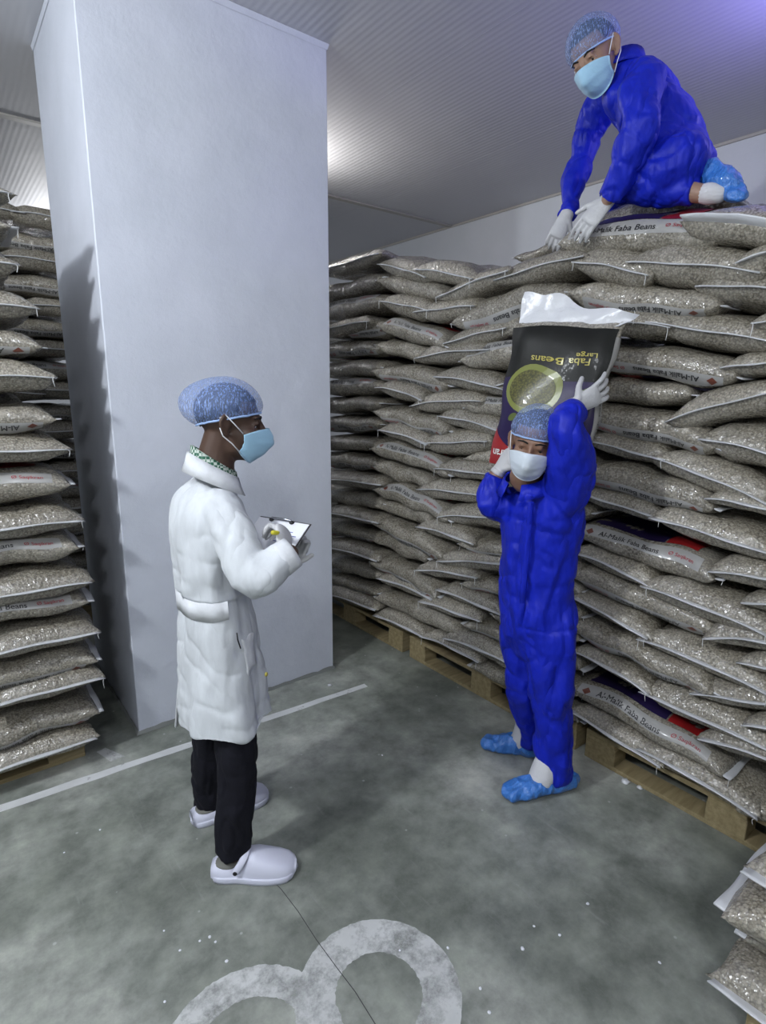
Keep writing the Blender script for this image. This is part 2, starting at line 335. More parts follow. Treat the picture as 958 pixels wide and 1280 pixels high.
# ------------------------------------------------------------------ pallets
def pallet(x0, x1, y0, y1, label, run='y', group='wooden pallets under the sacks'):
    """deck .144 high; blocks at corners and middles"""
    root = empty('wooden_pallet', ((x0+x1)/2, (y0+y1)/2, 0), label, 'pallet')
    cx, cy = root.location.x, root.location.y; a0, a1, b0, b1 = x0-cx, x1-cx, y0-cy, y1-cy
    for fx in (0, .5, 1):
        for fy in (0, .5, 1):
            w, d = .10, .14
            if run == 'y': bw, bd = .10, .145
            else: bw, bd = .145, .10
            px, py = a0+(a1-a0-bw)*fx, b0+(b1-b0-bd)*fy
            box('block', px, px+bw, py, py+bd, .020, .100, M['wood'], root, .003)
    if run == 'y':
        for fx in (0, .5, 1): box('bottom_board', a0+(a1-a0-.1)*fx, a0+(a1-a0-.1)*fx+.1, b0, b1, 0, .020, M['wood'], root, .002)
        for fy in (0, .5, 1): box('stringer_board', a0, a1, b0+(b1-b0-.14)*fy, b0+(b1-b0-.14)*fy+.14, .100, .120, M['wood'], root, .002)
        for fx in np.linspace(0, 1, 7): box('deck_board', a0+(a1-a0-.1)*fx, a0+(a1-a0-.1)*fx+.1, b0, b1, .120, .142, M['wood'], root, .002)
    else:
        for fy in (0, .5, 1): box('bottom_board', a0, a1, b0+(b1-b0-.1)*fy, b0+(b1-b0-.1)*fy+.1, 0, .020, M['wood'], root, .002)
        for fx in (0, .5, 1): box('stringer_board', a0+(a1-a0-.14)*fx, a0+(a1-a0-.14)*fx+.14, b0, b1, .100, .120, M['wood'], root, .002)
        for fy in np.linspace(0, 1, 7): box('deck_board', a0, a1, b0+(b1-b0-.1)*fy, b0+(b1-b0-.1)*fy+.1, .120, .142, M['wood'], root, .002)
    return root
pallet(2.19, 3.19, 1.33, 2.53, 'wooden pallet under the right stack, behind the worker carrying a sack')
pallet(2.19, 3.19, .08, 1.28, 'wooden pallet under the right stack, nearest the camera')
pallet(2.19, 3.19, 2.60, 3.80, 'shadowed wooden pallet at the far end of right stack')
pallet(-.85, .36, 2.66, 3.60, 'wooden pallet under the near left stack, its corner by the pillar', run='x')
pallet(-.45, .75, 4.32, 5.32, 'dark wooden pallet under the far stack behind the pillar', run='x')
# ------------------------------------------------------------------ bean sacks
def spow(a, e): return math.copysign(abs(a)**e, a)
def text_geo(s, bold=.012, size=1.0):
    cu = bpy.data.curves.new('t', 'FONT'); cu.body = s; cu.size = size; cu.resolution_u = 3
    o = bpy.data.objects.new('t', cu); C.objects.link(o)
    dg = bpy.context.evaluated_depsgraph_get(); me = o.evaluated_get(dg).to_mesh()
    bm = bmesh.new(); bm.from_mesh(me); bmesh.ops.triangulate(bm, faces=bm.faces[:])
    v = np.array([tuple(q.co) for q in bm.verts]); f = [tuple(q.index for q in g.verts) for g in bm.faces]
    bm.free(); o.evaluated_get(dg).to_mesh_clear(); bpy.data.objects.remove(o)
    v = v[:, :2]; v = v-v.min(0); b = bold*.9; n = len(v); sh = [(0, 0), (b, 0), (b/2, b*.6)]     # heavier strokes: three prints a hair apart
    v = np.concatenate([v+np.array(q) for q in sh]); f = [tuple(i+k*n for i in g) for k in range(3) for g in f]
    v /= v[:, 0].max(); return v, f   # width 1
TXT = text_geo('Al-Malik Faba Beans', .035); BRD = text_geo('\u00d8 Saqikran', .02)
class Sack:
    """pillow: x long axis (half L), y half B, z half H. side_out: -y faces the aisle (lettering), else the -x end does (seam)"""
    def __init__(s, L, B, H, seed, fac_axis, arch=0, skew=0, droop=0):
        s.L, s.B, s.H, s.arch, s.ax, s.droop = L/2, B/2, H/2, arch, fac_axis, droop
        r = random.Random(seed); s.ph = [r.uniform(0, 6.28) for _ in range(8)]; s.k = [r.uniform(.7, 1.3) for _ in range(4)]; s.skew = skew
    def P(s, u, ph, off=0.0):      # u -1..1 along x, ph angle: -90..90 front side (-y)
        e = max(0.0, 1-abs(u)**(8.5 if s.ax == 'y' else 5))**.60
        H = s.H*e*(1+.10*math.sin(2.6*u+s.ph[0]))+.0025; B = s.B*(1-.10*(1-abs(u)**6)+.02)
        B *= 1-.03*math.sin(3*u+s.ph[1])
        y = -B*spow(math.cos(ph), .55 if s.ax == 'x' else .72); z = H*spow(math.sin(ph), .80)
        x = s.L*u
        w = e*.0085
        z += w*math.sin(19*x*s.k[0]+s.ph[2]+8*y)*math.cos(17*y+s.ph[3])
        y += w*.8*math.sin(23*x*s.k[1]+s.ph[4]+20*z); x += .004*math.sin(21*y+s.ph[5]+u*3)
        # gathered film near the seams
        g = max(0, abs(u)-.62)/.38
        z += .0035*g*(1-g)*4*math.sin(95*y*s.k[2]+s.ph[6])
        n = Vector((0, -math.cos(ph), math.sin(ph)))
        p = Vector((x, y, z))+n*off
        return s.bend(p)
    def bend(s, p):
        if s.ax == 'x': t = p.x/s.L; p.z += s.arch*(1-t*t)+s.skew*p.y
        else:
            t = p.y/s.B; p.z += s.arch*(1-t*t)
            if p.x < 0: p.z += -s.droop*max(0, -p.x/s.L-.45)**2*3.3
        return p
    def body(s, nu=24, nv=20):
        v, f = [], []
        us = [math.sin(PI/2*(-1+2*i/nu))*.35+(-1+2*i/nu)*.65 for i in range(nu+1)]
        for u in us:
            for j in range(nv): v.append(s.P(u, -PI/2+2*PI*j/nv))
        for i in range(nu):
            for j in range(nv):
                f.append((i*nv+j, i*nv+(j+1) % nv, (i+1)*nv+(j+1) % nv, (i+1)*nv+j))
        f.append(tuple(range(nv))[::-1]); f.append(tuple(nu*nv+j for j in range(nv))); return v, f
    def flange(s, sg, ext=.032, lift=0.0, flare=.0, n=14):
        v, f = [], []
        for i in range(n+1):
            t = -1+2*i/n; y = t*s.B*.935
            for k, e in enumerate((-.008, ext*.5, ext)):
                x = sg*(s.L+e*(1+.10*math.sin(5*t+s.ph[1])))
                yy = y*(1+flare*max(e, 0)/ext); z = .0014*math.sin(5*t+s.ph[2])*(k)+lift*max(e, 0)/ext*(1-.5*abs(t))
                for dz in (.0022, -.0022):
                    v.append(s.bend(Vector((x, yy, z+dz))))
        for i in range(n):
            a, b = i*6, (i+1)*6
            f += [(a, b, b+2, a+2), (a+2, b+2, b+4, a+4), (a+1, a+3, b+3, b+1), (a+3, a+5, b+5, b+3), (a+4, b+4, b+5, a+5)]
        f += [(0, 2, 3, 1), (2, 4, 5, 3)]; q = n*6; f += [(q, q+1, q+3, q+2), (q+2, q+3, q+5, q+4)]
        return v, f
    def surf_text(s, geo, u0, u1, c, aspect, off=.0022):
        """template width mapped u0..u1; c centre angle"""
        v, f = geo; w = (u1-u0)*s.L; out = []
        rad = (s.H+s.B*.15)*1.0
        hmax = v[:, 1].max()
        for a, b in v:
            out.append(s.P(u0+(u1-u0)*a, c+(b-hmax/2)*w*aspect/(s.H*1.25), off))
        return out, f
    def patch(s, u0, u1, a0, a1, off, nu=14, na=6, cut=0):
        v, f = [], []
        for i in range(nu+1):
            for j in range(na+1):
                t = i/nu; u = u0+(u1-u0)*t
                if cut: u = u0+(u1+cut*(j/na)-u0)*t
                v.append(s.P(u, a0+(a1-a0)*j/na, off))
        for i in range(nu):
            for j in range(na): k = i*(na+1)+j; f.append((k, k+na+1, k+na+2, k+1))
        return v, f
SEED = [0]
def thread(root, p, drop=.035, side=1):
    r = random.Random(SEED[0]*3+int(side*7)); pts = []
    for k in range(6):
        t = k/5; pts.append(Vector(p)+Vector((side*.010*math.sin(t*3+r.random()), -.010*t, .004-drop*t*t)))
    return tube('thread', pts, .0012, M['thread'], root, 4)
def sack(kind, A, Bp, out, t, label, group=None, L=.60, Wd=.42, arch=None, full=True, roll=0, lift=0.0, threads=True, printed=True, name='bean_sack', pa=78, film='seam'):
    """A,Bp: left and right ends of the visible face as seen from the aisle; out: outward direction"""
    SEED[0] += 1; rd = random.Random(SEED[0]*17)
    A, Bp, out = Vector(A), Vector(Bp), Vector(out).normalized()
    span = (Bp-A).length; a = (Bp-A).normalized(); inn = -out; zz = a.cross(inn).normalized(); inn = zz.cross(a)
    mid = (A+Bp)/2
    if arch is None: arch = rd.uniform(-.002, .018) if kind == 'E' else rd.uniform(-.006, .014)
    if kind == 'E':
        depth = L; s = Sack(depth, span/ .935, t, SEED[0], 'y', arch, droop=rd.uniform(.0, .007))
        ctr = mid+inn*(depth/2+.012)+zz*(.010-arch*.4); R = Matrix((inn, -a, zz)).transposed()
    else:
        s = Sack(span, Wd, t, SEED[0], 'x', arch, skew=rd.uniform(-.03, .03))
        ctr = mid+inn*(Wd/2)-zz*arch*.5; R = Matrix((a, inn, zz)).transposed()
    R4 = R.to_4x4()
    if kind == 'U': R4 = R4 @ Matrix.Rotation(PI, 4, 'Y'); s.arch = -s.arch
    if roll: R4 = R4 @ Matrix.Rotation(roll, 4, 'X')
    root = bpy.data.objects.new(name, None); C.objects.link(root); root.empty_display_size = .05
    root.location = ctr; root.rotation_euler = R4.to_euler()
    tag(root, label, 'sack', group)
    v, f = s.body(24 if full else 14, 20 if full else 12); mesh_obj('sack_body', v, f, M['beans'], root)
    if kind == 'E':
        v, f = s.flange(-1, .016+lift*.8, lift=lift, flare=.04); mesh_obj('end_seam', v, f, M[film], root)
        if full:
            e = s.bend(Vector((-s.L-.02, s.B*.93, 0))); g = s.bend(Vector((-s.L-.02, -s.B*.93, 0)))
            if threads and rd.random() < .7: thr(root, g, R4)
            if threads and rd.random() < .35: thr(root, e, R4)
    else:
        for sg in (-1, 1):
            v, f = s.flange(sg, .022); mesh_obj('end_seam', v, f, M['seam'], root)
        if kind in 'TU' and printed:
            D = math.radians
            v, f = s.patch(-.86, .80, D(8), D(48), .0012, 20, 5); mesh_obj('print_band', v, f, M['band'], root)
            v, f = s.surf_text(TXT, -.60, .24, D(25), 1.05, .0026); mesh_obj('lettering', v, f, M['ink'], root, False)
            v, f = s.surf_text(BRD, .36, .70, D(26), .9, .0026); mesh_obj('brand_lettering', v, f, M['red_ink'], root, False)
            dm = (np.array([(.0, .5), (.5, .0), (1, .5), (.5, 1)]), [(0, 1, 2, 3)])
            v, f = s.surf_text(dm, -.80, -.68, D(24), .9, .0026); mesh_obj('emblem', v, f, M['brown_ink'], root, False)
            if full:
                v, f = s.patch(-.80, .22, D(pa), D(125), .0016, 14, 10); mesh_obj('purple_print', v, f, M['purple_print'], root)
                v, f = s.patch(.24, .66, D(pa), D(110), .0016, 8, 8); mesh_obj('red_print', v, f, M['red_print'], root)
        if full and threads and rd.random() < .6: thr(root, s.bend(Vector((s.L+.015, -s.B*.9, 0))), R4)
    return root, s
def thr(root, p, R4):
    """a bit of stitching thread that hangs down in the world whatever way the sack lies"""
    Ri = R4.to_3x3().inverted(); r = random.Random(SEED[0]*5+1); dn = Ri @ Vector((0, 0, -1)); sd = Ri @ Vector((r.uniform(-.5, .5), r.uniform(-.5, .5), 0)); q = Vector(p)
    ln = r.uniform(.02, .05); pts = [q+sd*.012*math.sin(3*t)+dn*(ln*t*t-.004*t) for t in (0, .2, .4, .6, .8, 1)]
    tube('thread', pts, .0012, M['thread'], root, 4)
ORD = ['zeroth', 'first', 'second', 'third', 'fourth', 'fifth', 'sixth', 'seventh', 'eighth', 'ninth', 'tenth', 'eleventh', 'twelfth', 'thirteenth', 'fourteenth', 'fifteenth', 'sixteenth', 'seventeenth', 'eighteenth', 'nineteenth', 'twentieth']
LOOK = {'E': 'end-on sack with pale seam', 'T': 'sack with upright lettering', 'U': 'sack with upside-down lettering', 'S': 'plain sack lying lengthwise'}
ROWS = {1: [('E', 2.776, 2.347, 2.401, 2.223, 0.119), ('E', 2.454, 2.274, 2.058, 2.166, 0.117), ('E', 2.262, 2.105, 1.835, 2.17, 0.104), ('E', 1.885, 2.143, 1.458, 2.175, 0.113), ('S', 2.003, 2.298, 1.675, 2.311, 0.073), ('T', 1.567, 2.295, 0.943, 2.202, 0.133), ('E', 1.034, 2.22, 0.716, 2.113, 0.114)],
2: [('S', 2.819, 2.272, 2.281, 2.131, 0.107), ('E', 1.467, 2.159, 1.178, 2.064, 0.119), ('E', 1.233, 2.119, 0.812, 2.023, 0.125), ('E', 0.849, 2.057, 0.67, 2.074, 0.096)],
3: [('E', 2.759, 2.138, 2.37, 2.049, 0.115), ('E', 2.453, 2.049, 2.046, 2.04, 0.119), ('U', 2.169, 1.984, 1.492, 2.052, 0.157), ('U', 1.491, 2.042, 0.919, 1.929, 0.125), ('E', 0.973, 2.0, 0.67, 1.93, 0.114)],
4: [('T', 2.777, 2.024, 2.24, 1.882, 0.112), ('E', 2.211, 1.878, 1.842, 1.926, 0.113), ('S', 1.897, 1.936, 1.484, 1.969, 0.103), ('E', 1.413, 1.928, 1.076, 1.867, 0.112), ('E', 1.135, 1.897, 0.734, 1.804, 0.121), ('E', 0.78, 1.866, 0.6, 1.856, 0.081)],
5: [('S', 2.846, 1.915, 2.393, 1.828, 0.106), ('E', 2.426, 1.815, 1.93, 1.834, 0.103), ('T', 2.092, 1.789, 1.585, 1.854, 0.123), ('S', 1.626, 1.843, 1.369, 1.805, 0.111), ('U', 1.404, 1.79, 0.841, 1.704, 0.122), ('E', 0.858, 1.726, 0.644, 1.738, 0.089)],
6: [('U', 2.845, 1.756, 2.218, 1.675, 0.123), ('E', 2.264, 1.716, 1.824, 1.649, 0.1), ('E', 1.84, 1.671, 1.54, 1.711, 0.09), ('E', 1.579, 1.685, 1.327, 1.659, 0.097), ('S', 1.391, 1.652, 0.986, 1.638, 0.102), ('E', 1.016, 1.541, 0.654, 1.657, 0.104)],
7: [('E', 2.776, 1.657, 2.393, 1.59, 0.097), ('E', 2.452, 1.558, 1.967, 1.591, 0.113), ('T', 2.051, 1.561, 1.523, 1.611, 0.109), ('S', 1.542, 1.583, 1.346, 1.563, 0.099), ('U', 1.409, 1.557, 0.878, 1.464, 0.12), ('E', 0.899, 1.489, 0.601, 1.429, 0.118)],
8: [('U', 2.826, 1.518, 2.208, 1.439, 0.12), ('E', 2.243, 1.506, 1.825, 1.449, 0.109), ('S', 1.917, 1.472, 1.533, 1.487, 0.097), ('S', 1.575, 1.477, 1.347, 1.465, 0.093), ('E', 1.373, 1.448, 1.047, 1.393, 0.091), ('E', 1.063, 1.4, 0.681, 1.284, 0.119)],
9: [('E', 2.742, 1.408, 2.345, 1.358, 0.107), ('E', 2.365, 1.348, 1.919, 1.396, 0.121), ('S', 2.054, 1.301, 1.545, 1.38, 0.097), ('S', 1.565, 1.357, 1.363, 1.35, 0.094), ('U', 1.41, 1.321, 0.851, 1.25, 0.122), ('E', 0.85, 1.284, 0.577, 1.255, 0.082)],
10: [('T', 2.84, 1.297, 2.185, 1.219, 0.121), ('E', 2.244, 1.229, 1.723, 1.232, 0.11), ('S', 1.779, 1.212, 1.371, 1.239, 0.099), ('E', 1.37, 1.217, 1.034, 1.169, 0.093), ('E', 1.038, 1.178, 0.644, 1.125, 0.115)],
11: [('S', 2.839, 1.172, 2.367, 1.134, 0.12), ('E', 2.383, 1.095, 1.93, 1.128, 0.128), ('S', 1.993, 1.117, 1.623, 1.151, 0.102), ('S', 1.64, 1.133, 1.343, 1.14, 0.104), ('T', 1.386, 1.057, 0.818, 0.997, 0.117), ('E', 0.807, 1.024, 0.529, 1.058, 0.098)],
12: [('T', 2.805, 1.045, 2.167, 0.971, 0.122), ('E', 2.208, 0.966, 1.758, 1.033, 0.111), ('S', 1.815, 1.004, 1.407, 1.021, 0.101), ('E', 1.383, 0.961, 1.046, 0.901, 0.102), ('E', 1.042, 0.899, 0.629, 0.852, 0.112), ('E', 0.691, 0.938, 0.496, 0.973, 0.066)],
13: [('S', 2.828, 0.928, 2.346, 0.925, 0.117), ('E', 2.376, 0.878, 1.97, 0.866, 0.109), ('U', 2.058, 0.843, 1.548, 0.884, 0.093), ('S', 1.584, 0.883, 1.37, 0.884, 0.098), ('U', 1.392, 0.863, 0.8, 0.787, 0.119), ('E', 0.794, 0.78, 0.522, 0.85, 0.1)],
14: [('U', 2.819, 0.816, 2.195, 0.748, 0.116), ('E', 2.197, 0.719, 1.743, 0.82, 0.105), ('S', 1.799, 0.772, 1.361, 0.79, 0.095), ('E', 1.345, 0.761, 1.03, 0.69, 0.09), ('E', 1.038, 0.68, 0.602, 0.647, 0.108), ('E', 0.68, 0.712, 0.444, 0.755, 0.082)],
15: [('S', 2.835, 0.702, 2.352, 0.696, 0.123), ('E', 2.389, 0.618, 1.938, 0.697, 0.094), ('U', 2.035, 0.63, 1.532, 0.685, 0.101), ('S', 1.567, 0.674, 1.35, 0.666, 0.1), ('U', 1.37, 0.617, 0.773, 0.569, 0.121), ('E', 0.815, 0.536, 0.492, 0.637, 0.103)],
16: [('U', 2.85, 0.559, 2.243, 0.514, 0.118), ('E', 2.203, 0.549, 1.756, 0.546, 0.107), ('S', 1.814, 0.52, 1.341, 0.563, 0.097), ('E', 1.322, 0.51, 1.005, 0.462, 0.085), ('E', 1.008, 0.457, 0.576, 0.448, 0.11), ('E', 0.635, 0.503, 0.417, 0.561, 0.083)],
17: [('E', 2.773, 0.458, 2.287, 0.472, 0.103), ('E', 2.341, 0.441, 1.902, 0.471, 0.094), ('U', 2.005, 0.406, 1.512, 0.45, 0.102), ('S', 1.539, 0.44, 1.329, 0.435, 0.101), ('T', 1.345, 0.338, 0.703, 0.268, 0.109), ('E', 0.77, 0.37, 0.461, 0.408, 0.092)],
18: [('S', 2.831, 0.312, 2.093, 0.342, 0.122), ('E', 2.133, 0.282, 1.719, 0.314, 0.107), ('S', 1.787, 0.273, 1.325, 0.303, 0.106), ('E', 1.308, 0.223, 0.925, 0.179, 0.099), ('E', 0.994, 0.205, 0.58, 0.175, 0.1), ('S', 0.62, 0.172, 0.396, 0.166, 0.087)],
19: [('E', 2.805, 0.197, 2.348, 0.218, 0.096), ('E', 2.34, 0.216, 1.911, 0.232, 0.087), ('S', 1.974, 0.169, 1.563, 0.203, 0.096), ('S', 1.586, 0.184, 1.305, 0.176, 0.096)]}
FAR = [('E', 3.3, 2.389, 2.762, 2.396, 0.103), ('S', 3.443, 2.275, 2.789, 2.286, 0.116), ('T', 3.446, 2.154, 2.772, 2.161, 0.131), ('E', 3.377, 2.012, 2.851, 2.036, 0.117), ('U', 3.098, 2.006, 2.739, 2.008, 0.104), ('U', 3.463, 1.911, 2.783, 1.898, 0.114), ('S', 3.466, 1.773, 2.797, 1.779, 0.115), ('T', 3.47, 1.649, 2.78, 1.671, 0.115), ('S', 3.473, 1.523, 2.811, 1.562, 0.112), ('U', 3.476, 1.396, 2.793, 1.433, 0.112), ('S', 3.48, 1.261, 2.808, 1.314, 0.108), ('U', 3.483, 1.141, 2.782, 1.183, 0.109), ('E', 3.393, 1.006, 2.722, 1.071, 0.107), ('S', 3.49, 0.866, 2.754, 0.941, 0.11), ('E', 3.399, 0.77, 2.743, 0.831, 0.109), ('U', 3.497, 0.626, 2.767, 0.711, 0.106), ('E', 3.405, 0.514, 2.757, 0.584, 0.105), ('S', 3.504, 0.366, 2.781, 0.463, 0.108), ('U', 3.507, 0.234, 2.814, 0.328, 0.109), ('E', 3.415, 0.145, 2.771, 0.242, 0.107)]
LEFT = [('E', 0.307, 2.309, 0.061), ('S', 0.306, 2.215, 0.089), ('E', 0.3, 2.071, 0.104), ('E', 0.35, 1.925, 0.107), ('U', 0.354, 1.802, 0.099), ('E', 0.383, 1.677, 0.119), ('U', 0.378, 1.523, 0.114), ('E', 0.403, 1.4, 0.12), ('T', 0.402, 1.272, 0.123), ('E', 0.428, 1.111, 0.124), ('T', 0.409, 1.001, 0.126), ('E', 0.433, 0.841, 0.115), ('T', 0.427, 0.764, 0.105), ('E', 0.445, 0.619, 0.111), ('U', 0.433, 0.484, 0.114), ('E', 0.445, 0.402, 0.107), ('U', 0.419, 0.245, 0.116), ('E', 0.389, 0.132, 0.101)]
for r, row in ROWS.items():
    for i, (k, y0, z0, y1, z1, t) in enumerate(row):
        X = {'E': 2.115, 'S': 2.14}.get(k, 2.122)
        X += random.uniform(-.010, .010)
        roll = 0; lift = 0; arch = None; extra = {}
        n = ORD[i+1]
        lab = '%s, %s layer down the right stack, %s from left' % (LOOK[k], ORD[r], n)
        if r == 1 and i == 5: roll = math.radians(14); t *= 1.12; lab = 'sack with colourful face up, under the kneeling man\'s hands'; X = 2.14; arch = .008
        if r == 1 and i == 6: lift = .030; lab = 'sack with a bright clear flange, right of the kneeling man\'s lettered sack'
        if r == 1 and i < 4: z0 += .0; 
        if r == 1 and i == 4: X = 2.38
        if k == 'T' and r in (4,): arch = .020
        if k == 'T' and r in (10, 12): arch = .022
        if k == 'U' and r == 3 and i == 2: arch = .018
        if r in (1, 2) and k == 'E': arch = .010
        L = .60; Wd = .42
        if r == 1 and i == 4: L = .4
        if k == 'S' or k == 'T' or k == 'U': Wd = .40
        tt = t*(1.10 if k == 'E' else 1.03)
        sack(k, (X, y0+.012, z0), (X, y1-.012, z1), (-1, 0, 0), tt, lab, 'bean sacks of the right stack', L=L, Wd=Wd, arch=arch, roll=roll, lift=lift, pa=50 if r == 1 else 60 if r in (3, 5, 11, 17) else 78, film='white_film' if lift else 'seam')
for i, (k, y0, z0, y1, z1, t) in enumerate(FAR):
    X = {'E': 2.105}.get(k, 2.15)
    y1 += .02
    y0 += .13
    sack(k, (X, y0, z0), (X, y1, z1), (-1, 0, 0), t, '%s, %s layer down the shadowed pile right of pillar' % (LOOK[k], ORD[i+1]), 'bean sacks of the far pile of the right stack', full=i < 6, printed=True, L=.60, Wd=.42)
for i, (k, x1, z, t) in enumerate(LEFT):
    w = .42 if k == 'E' else .60; Y = 2.545 if k == 'E' else 2.565
    z0 = z+random.uniform(-.006, .006)
    sack(k, (x1-w, Y, z0), (x1, Y, z), (0, -1, 0), t, '%s, %s layer down the near left stack' % (LOOK[k], ORD[i+1]), 'bean sacks of the near left stack', arch=.006)
sack('S', (2.36, 1.62, 2.362), (2.36, 1.02, 2.335), (-1, 0, 0), .15, 'plain sack under the knees of the kneeling man, behind the lettered one', 'bean sacks of the right stack', full=False, threads=False)
# second column of the same courses, mostly beyond the left edge of the view
# far stack behind the pillar
rr = random.Random(3)
zf = 2.63
kinds = 'EUEUEUETEUEUETEUEUEU'
for i in range(20):
    k = kinds[i]; t = .118
    z = zf-i*.1275; Y = 4.15 if k == 'E' else 4.19
    if k == 'E':
        sp = [(-.42, .02), (.00, .42), (.41, .84)] if i % 4 else [(-.3, .12), (.12, .56), (.5, .9)]
    else: sp = [(-.36, .23), (.22, .82)]
    for j, (a, b) in enumerate(sp):
        if k == 'E' and b < .1: continue
        sack(k, (a, Y, z+rr.uniform(-.012, .012)), (b, Y, z+rr.uniform(-.012, .012)), (0, -1, 0), t, '%s, %s layer down the dim far left stack, %s' % (LOOK[k], ORD[i+1], ('leftmost', 'middle', 'rightmost')[j] if k == 'E' else ('leftmost', 'rightmost')[j]), 'bean sacks of the far left stack', full=False, threads=False)
# small one sticking out sideways
sack('E', (-.02, 4.02, 2.41), (.40, 4.02, 2.37), (.3, -1, 0), .09, 'narrow sack jutting out of the dim far stack, third layer down', 'bean sacks of the far left stack', full=False, threads=False, L=.5)
# sacks packed behind the faces: one object per stack, nobody could count them
def core(x0, x1, y0, y1, z0, z1, n, label, loc):
    v, f = [], []
    h = (z1-z0)/n
    for i in range(n):
        s = Sack(y1-y0 if (y1-y0) > (x1-x0) else x1-x0, min(y1-y0, x1-x0), h*.98, 900+i, 'x')
        bv, bf = s.body(16, 12); b = len(v); rot = (y1-y0) > (x1-x0)
        for p in bv:
            q = Vector((p.y, p.x, -p.z)) if rot else p
            v.append(q+Vector(((x0+x1)/2, (y0+y1)/2, z0+h*(i+.5))))
        f += [tuple(b+k for k in g) for g in bf]
    o = mesh_obj('packed_sacks', v, f, M['beans']); return tag(o, label, 'sacks', kind='stuff')
core(2.55, 3.15, .12, 1.45, .145, 2.12, 16, 'packed bean sacks hidden behind the near face of the right stack', 0)
core(2.55, 3.15, 1.45, 2.75, .145, 2.18, 16, 'packed bean sacks hidden behind the middle face of the right stack', 0)
core(2.45, 3.15, 2.78, 4.0, .145, 2.34, 17, 'packed bean sacks hidden behind the far end of the right stack', 0)
core(-.85, -.06, 2.72, 3.58, .145, 2.26, 17, 'packed bean sacks making up the inside of the near left stack', 0)
core(-.06, .33, 3.12, 3.58, .145, 2.26, 17, 'packed bean sacks at the back of the near left stack by the pillar', 0)
core(-.40, .80, 4.45, 5.30, .145, 2.55, 19, 'packed bean sacks behind the face of the dim far stack', 0)
# near corner stack, bottom right of the view
NC = [('E', (1.36, .395, .205), (1.36, -.03, .205), (-1, 0, 0), .12, 'sack with crumpled clear film, lowest of the pile at bottom right corner'),
 ('S', (1.43, .37, .31), (1.43, -.20, .31), (-1, 0, 0), .10, 'recessed plain sack, second from the bottom of the bottom right pile'),
 ('S', (1.36, .40, .415), (1.36, -.18, .415), (-1, 0, 0), .11, 'sack with white end seam, third from the bottom in bottom right pile'),
 ('E', (1.40, .375, .525), (1.40, -.05, .525), (-1, 0, 0), .11, 'topmost sack of the small pile at the bottom right corner')]
for i, (k, A, B_, o_, t, lab) in enumerate(NC):
    sack(k, A, B_, o_, t, lab, 'bean sacks of the pile at the bottom right', arch=0, lift=.012)
pallet(1.42, 2.14, -.72, .33, 'wooden pallet under the small pile at the bottom right corner')
# ------------------------------------------------------------------ figures
GR = Vector((math.cos(YAW), -math.sin(YAW), 0)); GF = Vector((math.sin(YAW), math.cos(YAW), 0)); UP = Vector((0, 0, 1))
def V(r, d, z=0): return GR*r+GF*d+UP*z
def T(st, hint=None, n=16, rnd=(1, 1), sub=3):
    """closed tube through stations (point, ra[, rb]); ra along hint"""
    S = [(Vector(s[0]), s[1], s[2] if len(s) > 2 else s[1]) for s in st]
    out = []
    for i in range(len(S)-1):
        p0, p1, p2, p3 = S[max(i-1, 0)], S[i], S[i+1], S[min(i+2, len(S)-1)]
        for k in range(sub):
            t = k/sub
            def cr(a, b, c, d): return .5*((2*b)+(c-a)*t+(2*a-5*b+4*c-d)*t*t+(3*b-a-3*c+d)*t**3)
            out.append((cr(p0[0], p1[0], p2[0], p3[0]), cr(p0[1], p1[1], p2[1], p3[1]), cr(p0[2], p1[2], p2[2], p3[2])))
    out.append(S[-1])
    def cap(end, nxt):
        d = (end[0]-nxt[0]).normalized(); r = min(end[1], end[2]); return [(end[0]+d*r*math.sin(a), end[1]*math.cos(a), end[2]*math.cos(a)) for a in (.45, .85, 1.25)]
    if rnd[0]: out = cap(out[0], out[1])[::-1]+out
    if rnd[1]: out = out+cap(out[-1], out[-2])
    v, f = [], []; h = Vector(hint) if hint is not None else None; k = len(out); prev = None
    for i, (p, ra, rb) in enumerate(out):
        t = (out[min(i+1, k-1)][0]-out[max(i-1, 0)][0]).normalized()
        if h is not None: a = h-t*h.dot(t)
        elif prev is not None: a = prev-t*prev.dot(t)
        else: a = t.orthogonal()
        if a.length < 1e-4: a = t.orthogonal()
        a.normalize(); prev = a; b = t.cross(a)
        for j in range(n):
            th = 2*PI*j/n; v.append(p+a*math.cos(th)*ra+b*math.sin(th)*rb)
    for i in range(k-1):
        for j in range(n): f.append((i*n+j, i*n+(j+1) % n, (i+1)*n+(j+1) % n, (i+1)*n+j))
    f.append(tuple(range(n))[::-1]); f.append(tuple((k-1)*n+j for j in range(n)))
    return v, f
def E(c, r, ax=None, n=16):
    ax = ax or (Vector((1, 0, 0)), Vector((0, 1, 0)), UP); c = Vector(c); v, f = [], []; m = n//2
    for i in range(m+1):
        ph = PI*(i/m-.5)
        ph = max(min(ph, PI/2-.06), -PI/2+.06)
        for j in range(n):
            th = 2*PI*j/n; v.append(c+ax[0]*(r[0]*math.cos(ph)*math.cos(th))+ax[1]*(r[1]*math.cos(ph)*math.sin(th))+ax[2]*(r[2]*math.sin(ph)))
    for i in range(m):
        for j in range(n): f.append((i*n+j, i*n+(j+1) % n, (i+1)*n+(j+1) % n, (i+1)*n+j))
    f.append(tuple(range(n))[::-1]); f.append(tuple(m*n+j for j in range(n))); return v, f
from mathutils.bvhtree import BVHTree
def snapper(o):
    me = o.data; off = o.parent.location; return BVHTree.FromPolygons([v.co+off for v in me.vertices], [tuple(q.vertices) for q in me.polygons])
def ridge(p): return 1-abs(noise.noise(p))*2.6
